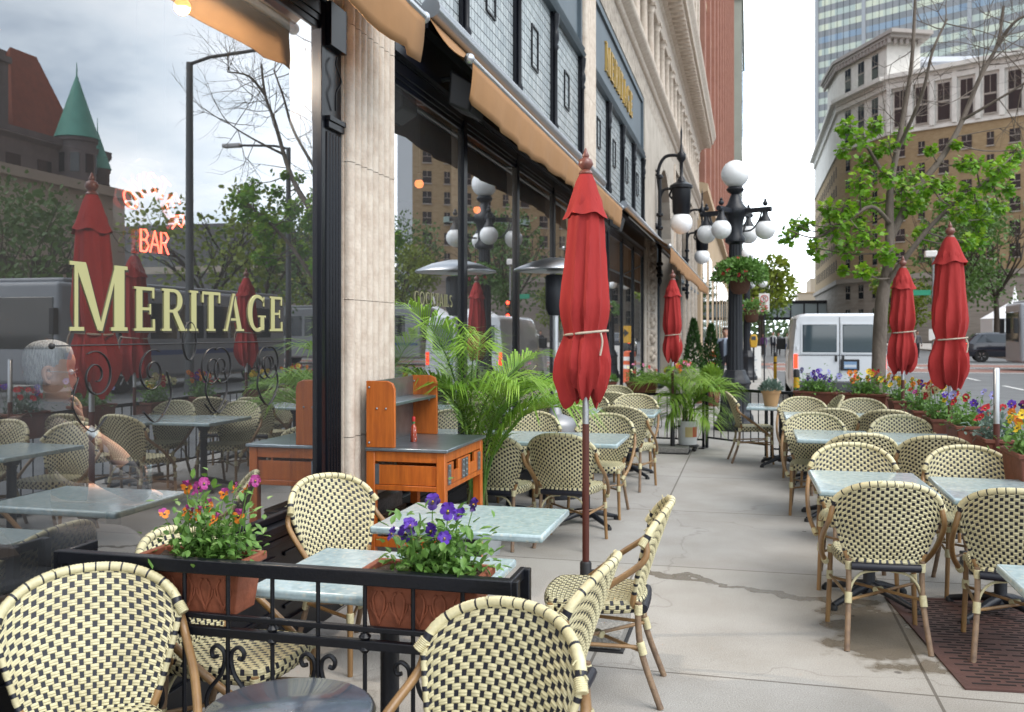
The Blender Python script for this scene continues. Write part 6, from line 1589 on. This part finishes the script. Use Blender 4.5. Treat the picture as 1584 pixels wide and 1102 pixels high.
L8 = limb([w3(1165, 140, .7), w3(1230, 60, .5), w3(1330, 30, .4)], .03, .01)
LS = [trunk, L1, L2, L3, L4, L5]
for S, n, dep in ((L1, 10, 2), (L3, 16, 3), (L6, 7, 2), (L7, 8, 2), (L8, 9, 3)):
    for k in range(n):
        i = r_.randint(int(len(S)*.45), len(S)-1); twigs(m, r_, S[i], rv(r_)+V((.25, 0, .35)), r_.uniform(.4, .85), .009, dep, sp=.7)
clumps = [(700,390,35),(790,385,28),(690,460,30),(745,425,38),(870,415,33),(830,440,28),(760,500,40),(820,540,42),(900,540,46),(955,570,42),(740,560,46),(690,640,42),(760,620,50),(840,640,50),(900,630,40),(660,700,55),(605,768,38),(700,755,52),(770,720,50),(825,780,38),(540,695,42),(515,728,28),(575,690,24),(750,835,28),(815,860,38),(690,835,16),(940,720,38),(1010,620,46),(1060,590,42),(1100,620,40),(1140,560,45),(1170,520,40),(1200,500,40),(1222,465,36),(1100,500,36),(1060,500,28),(1050,650,36),(1120,680,36),(1170,630,32),(1110,740,40),(960,460,20),(1040,440,15),(930,620,36),(790,460,28),(1190,580,30),(1075,745,26),(730,680,40),(870,580,34),(1010,560,30),(640,640,26)]
lv = MB()
for cx_, cy_, cr_ in clumps:
    dz = r_.uniform(-.75, .75); c = w3(cx_, cy_, dz)-base; rad = cr_/2*13.25/F_PX*.84
    bp = min((p for S in LS for p in S), key=lambda p: (p-c).length + max(0, p.z-c.z)*.6)
    mid = bp.lerp(c, .5)+V((0, 0, -.06)); m.tube(spline([bp, mid, c], 4), [.014-.001*i for i in range(9)], 5, cap=False)
    for k in range(int(20+rad*380)):
        d = rv(r_); p = c+d*rad*r_.random()**.45; p.z -= .02
        if k % 4 == 0: m.tube([c, p], .003, 3, cap=False)
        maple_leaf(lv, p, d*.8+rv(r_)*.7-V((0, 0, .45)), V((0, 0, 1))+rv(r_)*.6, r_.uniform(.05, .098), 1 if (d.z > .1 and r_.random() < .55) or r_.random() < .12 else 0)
m.build('trunk', BARK, t); lv.build('crown', [MAPLE, MAPLE2], t)

def tree(loc, label, h, r, seed, lm, n=1500, ls=.28, group=None, trunk_h=None, bare=False):
    t = thing('street_tree', label, 'tree', loc, 0, group); q_ = random.Random(seed); m = MB(); th = trunk_h or h*.35
    m.tube([(0, 0, 0), (.05, 0, th*.6), (0, .05, th)], [h*.022, h*.018, h*.015], 8); ends = []
    for k in range(6):
        a = k*PI/3+q_.random(); twigs(m, q_, V((0, .05, th)), V((cos(a)*.7, sin(a)*.7, 1)), h*.32, h*.010, 3 if bare else 2, ends, .75)
    m.build('trunk', BARKD if not bare else BARK, t)
    if bare: return t
    m = MB(); cl = []
    for k in range(16):
        d = rv(q_); cl.append((V((d.x*r*.72, d.y*r*.72, th+(h-th)*.48+d.z*(h-th)*.42)), r*q_.uniform(.28, .5)))
    for k in range(n):
        c, rr = cl[q_.randrange(len(cl))]; d = rv(q_); p = c+d*rr*q_.random()**.4
        leaf(m, p, d+rv(q_)*.8, rv(q_)+V((0, 0, .6)), ls*q_.uniform(.6, 1.2), ls*.6)
    m.build('crown', lm, t); return t
TG = 'leafy trees around the square and junction'
for x, y, h, r, s, lm, lb in (
    (17.3, 88, 13, 4.2, 1, TREEG, 'bushy green tree right behind the street maple trunk'), (21.5, 92, 13.5, 4.6, 2, TREEG, 'green tree between the two flower-side umbrellas, behind the signal pole'),
    (14.2, 97, 7.5, 3.0, 3, TREEY, 'small light green tree low against the hotel behind the van roof'), (26.5, 84, 9.5, 3.4, 4, TREEY, 'yellow-green tree beside the tall right-hand umbrella'),
    (32.5, 98, 15, 5.0, 5, TREEG, 'dark leafy tree over the white tents at the right'), (39, 110, 13, 4.5, 6, TREEG, 'leafy tree at the right frame edge beyond the tents'),
    (.95, 71, 7.2, 2.4, 7, TREEY, 'street tree down the pavement behind the no parking sign'), (1.0, 95, 8, 2.8, 8, TREEG, 'farther street tree along the left pavement'),
    (28.5, 38, 8.5, 4.2, 9, TREEG, 'round green tree mirrored left of the gilt lettering'), (17.5, 35.5, 8.0, 3.4, 10, TREEY, 'light green tree mirrored behind the street light pole'),
    (19.5, 44, 9, 3.6, 11, TREEG, 'tree mirrored at the centre of the corner window'), (20.5, 52, 9, 3.6, 12, TREEY, 'light green tree mirrored above the end of the lettering'),
    (24, 60, 11, 4, 13, TREEG, 'tree in the square mirrored in the window behind the palm'), (25, 70, 8.5, 3.6, 14, TREEY, 'yellow-green tree mirrored below the hotel in the window behind the palm'), (23.2, 31.5, 7, 3, 15, TREEG, 'dark tree mirrored beside the courthouse annex')):
    tree((x, y, 0), lb, h, r, s, lm, group=TG, n=1800 if s < 7 else 1300, ls=.42 if y > 60 else .3)
# wooded bluff at the end of the street
m = MB(); q_ = random.Random(5)
for k in range(2600):
    x = q_.uniform(-40, 60); y = q_.uniform(300, 330); p = V((x, y, q_.uniform(0, 5.5+1.5*sin(x*.3)))); leaf(m, p, rv(q_), rv(q_), 1.6, 1.1)
o = m.build('far_woods', leafmat('far woods', (.13, .20, .08), vs=.1)); o['kind'] = 'stuff'; o['label'] = 'wooded bluff seen under the skyway at the end of the street'; o['category'] = 'woods'
# ================================================================== people
def skin_body(name, nodes, edges, parent, mats, matfun, lev=2, root='pelvis'):
    """one continuous body: joints with radii grown with the Skin modifier, then frozen to a mesh"""
    names = list(nodes); me = bpy.data.meshes.new(name); me.from_pydata([nodes[k][0] for k in names], [(names.index(a), names.index(b)) for a, b in edges], [])
    o = bpy.data.objects.new(name, me); COL.objects.link(o)
    sk = o.modifiers.new('skin', 'SKIN'); sk.use_smooth_shade = True; sk.branch_smoothing = .4
    for i, k in enumerate(names):
        r_ = nodes[k][1]; v = me.skin_vertices[0].data[i]; v.radius = r_ if isinstance(r_, tuple) else (r_, r_); v.use_root = (k == root)
    ss = o.modifiers.new('ss', 'SUBSURF'); ss.levels = ss.render_levels = lev
    dg = bpy.context.evaluated_depsgraph_get(); ev = o.evaluated_get(dg); nm = bpy.data.meshes.new_from_object(ev)
    o.modifiers.clear(); o.data = nm; nm.materials.clear()
    for mm in mats: nm.materials.append(mm)
    for p in nm.polygons: p.material_index = matfun(p.center); p.use_smooth = True
    bpy.data.meshes.remove(me); o.parent = parent; return o
HAIRG = mat('grey hair', (.46, .47, .49), .8, var=.5, vs=40, bump=.8, bs=70, stretch=(1, 3, .6)); BLK = mat('black shirt', (.035, .035, .042), .85)
def head(parent, loc, rz, skin, hair, hair_fn, s=1., glasses=False, tilt=0.):
    """local +Y is forward; profile with brow, nose, lips and chin"""
    prof = [(-.115, .052, .020, .030), (-.105, .080, .035, .045), (-.088, .086, .045, .056), (-.072, .082, .056, .062), (-.060, .088, .066, .064), (-.050, .085, .072, .066), (-.040, .087, .078, .067), (-.025, .082, .085, .069), (-.008, .084, .090, .071), (.010, .083, .095, .073), (.028, .080, .098, .075), (.040, .087, .100, .076), (.060, .088, .102, .076), (.085, .080, .098, .072), (.105, .062, .082, .060), (.120, .036, .052, .038), (.126, .005, .010, .008)]
    nose = {-.040: .006, -.025: .026, -.008: .018, .010: .011, .028: .006, -.050: .001}
    n = 40; m = MB(); vs = []
    for z, f, b, w_ in prof:
        for j in range(n):
            a = 2*PI*j/n; x = w_*sin(a)*(1.0-.12*abs(cos(a))**3); y = (f if cos(a) > 0 else b)*cos(a)
            da = min(a, 2*PI-a)
            y += nose.get(z, 0)*math.exp(-(da/.20)**2)
            if z in (.010, .028): y -= .010*math.exp(-((da-.42)/.18)**2)
            vs.append((x*s, y*s, z*s))
    k = len(prof)
    m.add(vs, [(i*n+j, i*n+(j+1) % n, (i+1)*n+(j+1) % n, (i+1)*n+j) for i in range(k-1) for j in range(n)]+[tuple(range(n))[::-1], tuple((k-1)*n+j for j in range(n))], 0, True)
    h = m.build('head', skin, parent, loc=loc); h.rotation_euler = (tilt, 0, rz)
    ss = h.modifiers.new('s', 'SUBSURF'); ss.levels = ss.render_levels = 1
    for sg in (-1, 1):
        e = MB(); e.tube(spline([(sg*.070*s, .0, -.035*s), (sg*.078*s, -.012*s, -.03*s), (sg*.083*s, -.026*s, .0), (sg*.082*s, -.022*s, .022*s), (sg*.076*s, -.004*s, .025*s), (sg*.073*s, .004*s, .0)], 4), .009*s, 7); e.ball((sg*.073*s, -.010*s, -.004*s), .017*s, 8, 6); e.build('ear', skin, h)
        e = MB(); e.ball((sg*.031*s, .073*s, .014*s), .012*s, 10, 8, 0); e.ball((sg*.031*s, .0815*s, .014*s), .0055*s, 8, 6, 1); e.build('eye', [WHITE, PLASTIC], h)
    e = MB(); e.tube([(-.024*s, .079*s, -.0555*s), (0, .0885*s, -.0545*s), (.024*s, .079*s, -.0555*s)], .004*s, 6); e.build('mouth', mat('lips', (.34, .14, .11), .5), h)
    m = MB(); vs2 = []; q_ = random.Random(3); idx = {}
    for i, (z, f, b, w_) in enumerate(prof):
        for j in range(n):
            a = 2*PI*j/n; da = min(a, 2*PI-a)
            if hair_fn(z, da): idx[(i, j)] = 1
    fs = []
    for i in range(k):
        for j in range(n):
            x, y, z = vs[i*n+j]; p = V((x, y, z)); q = p*(1.10+.025*q_.random()); 
            vs2.append(tuple(q) if (i, j) in idx else tuple(p*.97))
    for i in range(k-1):
        for j in range(n):
            c = [(i, j), (i, (j+1) % n), (i+1, (j+1) % n), (i+1, j)]
            if sum(x in idx for x in c) >= 2: fs.append([a*n+b for a, b in c])
    fs.append([(k-1)*n+j for j in range(n)]); m.add(vs2, fs, 0, True); o = m.build('hair', hair, h)
    ss = o.modifiers.new('s', 'SUBSURF'); ss.levels = ss.render_levels = 1
    if glasses:
        m = MB()
        for sg in (-1, 1):
            m.tube([(sg*(.034+.023*cos(a))*s, (.099-.012*abs(cos(a)) if 1 else 0)*s, (.010+.017*sin(a))*s) for a in [2*PI*i/20 for i in range(20)]], .0018*s, 5, close=True)
            m.tube([(sg*.058*s, .090*s, .013*s), (sg*.079*s, .05*s, .014*s), (sg*.083*s, -.01*s, .012*s)], .0018*s, 5)
        m.tube([(-.011*s, .099*s, .014*s), (0, .104*s, .016*s), (.011*s, .099*s, .014*s)], .0018*s, 5); m.build('spectacles', CHROME, h)
    return h
def hand(parent, wrist, fdir, palm_n, curl, mats, s=1., name='hand'):
    """palm and five separate bent fingers; fdir: wrist->knuckles, palm_n: out of the palm"""
    f = V(fdir).normalized(); pn = V(palm_n); pn = (pn-f*pn.dot(f)).normalized(); sd = f.cross(pn); w = V(wrist)
    m = MB()
    m.tube([w-f*.01*s, w+f*.02*s, w+f*.05*s, w+f*.085*s, w+f*.095*s], [.024*s, .028*s, .031*s, .03*s, .02*s], 12)
    vs = m.v; 
    for i, p in enumerate(vs):                      # flatten across the palm normal, widen sideways
        d = V(p)-w; k = d.dot(pn); l = d.dot(sd); vs[i] = tuple(V(p)-pn*k*.52+sd*l*.28)
    for off, ln, a0 in ((-.030, .062, .0), (-.010, .076, .05), (.011, .080, .02), (.031, .072, -.03)):
        p = w+f*.088*s+sd*off*s; d = f; pts = [p-f*.015*s, p]; 
        for q in range(3):
            ang = curl*(.55+.25*q); d = (d*cos(ang)+pn*sin(ang)).normalized(); p = p+d*ln*s*(.42, .32, .26)[q]; pts.append(p)
            pn_ = pn
        m.tube(spline(pts, 3), [.0098*s-.00022*s*i for i in range(13)], 8)
        m.ball(pts[-1], .0072*s, 8, 6)
    p = w+f*.03*s+sd*.030*s; d = (f*.65+sd*.65+pn*.35).normalized(); pts = [p-d*.012*s, p+d*.03*s, p+d*.055*s+pn*.012*s*curl, p+d*.07*s+f*.012*s+pn*.018*s*curl]
    m.tube(spline(pts, 3), [.0125*s-.0004*s*i for i in range(10)], 8); m.ball(pts[-1], .0085*s, 8, 6)
    return m.build(name, mats, parent)

# the grey-haired man at the window table (local +Y: the way he faces)
fl = .151
t = thing('person', 'grey-haired man in black seated behind the corner window, chin on hand, wearing glasses', 'person', (-2.86, 3.27, fl), R(-24))
J = {'pelvis': ((0, -.10, .66), (.16, .12)), 'waist': ((0, -.08, .82), (.155, .12)), 'chest': ((0, -.03, 1.02), (.175, .125)), 'upper': ((0, .0, 1.10), (.16, .10)), 'neck0': ((0, .02, 1.18), (.06, .055)), 'neck': ((0, .045, 1.255), (.056, .056))}
E = [('pelvis', 'waist'), ('waist', 'chest'), ('chest', 'upper'), ('upper', 'neck0'), ('neck0', 'neck')]
chin = V((.03, .125, 1.175))
arms = {1: [(.19, .02, 1.11), (.225, .16, .93), (.20, .38, .80), (.12, .30, .98), (.058, .165, 1.105)], -1: [(-.19, .02, 1.11), (-.23, .10, .93), (-.20, .22, .80), (-.14, .36, .785), (-.08, .44, .785)]}
for s, p in arms.items():
    rr = (.07, .055, .047, .040, .029)
    for i, (q, r0) in enumerate(zip(p, rr)): J[f'a{s}{i}'] = (q, r0)
    E += [('upper', f'a{s}0')]+[(f'a{s}{i}', f'a{s}{i+1}') for i in range(4)]
    J[f'h{s}'] = ((s*.09, .02, .62), .10); J[f'k{s}'] = ((s*.12, .36, .62), .075); J[f'f{s}'] = ((s*.12, .34, .18), .05); J[f't{s}'] = ((s*.12, .44, .10), .04)
    E += [('pelvis', f'h{s}'), (f'h{s}', f'k{s}'), (f'k{s}', f'f{s}'), (f'f{s}', f't{s}')]
def mf(c):
    if c.z > 1.275: return 0
    for s in (1, -1):
        el, wr = V(arms[s][2]), V(arms[s][4]); d = wr-el; q = (c-el).dot(d)/d.length_squared
        if q > .42 and (c-(el+d*min(q, 1))).length < .075 and c.y > .13 and abs(c.x) < .22: return 0
    return 1
skin_body('body', J, E, t, [SKIN, BLK], mf)
hd = head(t, (0, .068, 1.335), R(-26), SKIN, HAIRG, lambda z, a: (z > .075 and a > .6) or (z > .095) or (z > -.075 and a > 1.95) or (z > -.03 and a > 1.8) or (z > .03 and a > 1.3), 1.02, True, tilt=R(-6))
hand(t, (.058, .165, 1.105), (-.35, .05, .9), (-.3, -.9, .2), .75, SKIN)
hand(t, (-.08, .44, .785), (.35, .9, -.05), (0, 0, -1), .25, SKIN)
m = MB(); w_ = V((.075, .195, 1.075)); d = V((-.06, -.14, .125)).normalized(); m.tube([w_-d*.02, w_-d*.008, w_+d*.008, w_+d*.02], .036, 16); m.build('wrist_band', SILVER, t)
ch = thing('bar_chair', 'dark upholstered dining chair under the grey-haired man', 'chair', (-2.90, 3.19, fl), R(-24))
m = MB(); m.box(-.21, .21, -.2, .24, .50, .555); m.build('seat', BLK, ch, bev=.02)
m = MB(); m.box(-.20, .20, -.235, -.2, .50, 1.0); m.build('backrest', BLK, ch, bev=.015)
for x in (-.18, .18):
    for y in (-.18, .20):
        m = MB(); m.tube([(x, y, .5), (x*1.1, y*1.1, 0)], .017, 8); m.build('leg', IRON, ch)

def standing(loc, rz, label, top, trouser, hairc, h=1.75, stride=.12, jacket=None, group=None, seed=0):
    t = thing('person', label, 'person', loc, rz, group); k = h/1.75
    J = {'pelvis': ((0, 0, .94), (.155, .105)), 'waist': ((0, 0, 1.08), (.14, .10)), 'chest': ((0, 0, 1.28), (.165, .115)), 'upper': ((0, 0, 1.40), (.15, .09)), 'neck0': ((0, 0, 1.47), .06), 'neck': ((0, .01, 1.53), .052)}
    E = [('pelvis', 'waist'), ('waist', 'chest'), ('chest', 'upper'), ('upper', 'neck0'), ('neck0', 'neck')]
    for s in (-1, 1):
        y = s*stride
        for n_, p, r_ in ((f'hip{s}', (s*.09, 0, .86), .095), (f'kn{s}', (s*.10, y*.55+.03, .50), .065), (f'an{s}', (s*.10, y, .10), .042), (f'to{s}', (s*.11, y+.14, .045), .035), (f's{s}', (s*.185, 0, 1.40), .062), (f'e{s}', (s*.235, -y*.5-.02, 1.12), .046), (f'w{s}', (s*.22, -y*.9+.08, .88), .032)): J[n_] = (p, r_)
        E += [('pelvis', f'hip{s}'), (f'hip{s}', f'kn{s}'), (f'kn{s}', f'an{s}'), (f'an{s}', f'to{s}'), ('upper', f's{s}'), (f's{s}', f'e{s}'), (f'e{s}', f'w{s}')]
    J = {a: (V(p)*k, (tuple(x*k for x in r_) if isinstance(r_, tuple) else r_*k)) for a, (p, r_) in J.items()}
    def mf(c):
        z = c.z/k
        if z > 1.485: return 0
        if z < .09: return 3
        if z < .98 and abs(c.x) < .19*k: return 2
        return 1
    skin_body('body', J, E, t, [SKIN, top, trouser, PLASTIC], mf, 1)
    head(t, (0, .015*k, 1.63*k), 0, SKIN, hairc, lambda z, a: z > .075 or (z > -.03 and a > 1.5), k)
    for s in (-1, 1): hand(t, V((s*.22, -s*stride*.9+.08, .88))*k, (0, .12, -1), (-s, 0, 0), .35, SKIN, k)
    if jacket:
        m = MB(); n = 20; vs = []
        prof = [(.80, .185, .135), (1.0, .175, .13), (1.2, .195, .14), (1.36, .205, .125), (1.44, .12, .085)]
        for z, a_, b_ in prof:
            for j in range(n-3):
                q = PI/2+.25+(2*PI-.5)*j/(n-4); vs.append((a_*cos(q)*k, b_*sin(q)*k, z*k))
        w_ = n-3; m.add(vs, [(i*w_+j, i*w_+j+1, (i+1)*w_+j+1, (i+1)*w_+j) for i in range(len(prof)-1) for j in range(w_-1)], 0, True); o = m.build('jacket', jacket, t); q = o.modifiers.new('t', 'SOLIDIFY'); q.thickness = .012
    return t
NAVY = mat('navy jacket', (.02, .022, .035), .8); BLUS = mat('pale blue shirt', (.30, .36, .46), .8); DKT = mat('dark trousers', (.02, .02, .025), .8); WHS = mat('white shirt', (.65, .66, .68), .8); JEAN = mat('jeans', (.06, .09, .17), .8); PURS = mat('purple top', (.12, .04, .16), .8); GREYS = mat('grey shirt', (.12, .12, .13), .8)
HB = mat('dark brown hair', (.03, .018, .01), .7)
standing((-.62, 26.6, 0), R(180), 'man in open dark jacket and pale blue shirt walking towards us on the far pavement', BLUS, DKT, HB, 1.78, .16, NAVY)
PG = 'pedestrians at the far crossing'
standing((1.05, 70.5, -.12), R(170), 'pedestrian in purple top at the far crossing, leftmost of the group', PURS, DKT, HB, 1.66, .1, None, PG)
standing((1.75, 72, -.12), R(185), 'pedestrian in dark suit and white shirt in the middle of the far group', WHS, DKT, HB, 1.80, .12, NAVY, PG)
standing((2.15, 72.6, -.12), R(180), 'second dark-suited pedestrian, close beside the first at the far crossing', GREYS, DKT, HB, 1.74, .08, NAVY, PG)
standing((2.75, 71.4, -.12), R(160), 'pedestrian in white shirt and jeans at the right of the far group', WHS, JEAN, HB, 1.72, .12, None, PG)
standing((8.9, 62.5, 0), R(150), 'pedestrian in black seen between the trunk and the shorter umbrella', BLK, DKT, HB, 1.76, .1, None, PG)
standing((10.3, 63.5, 0), R(200), 'pedestrian in grey waiting by the traffic signal pole', GREYS, DKT, HB, 1.74, .08, None, PG)
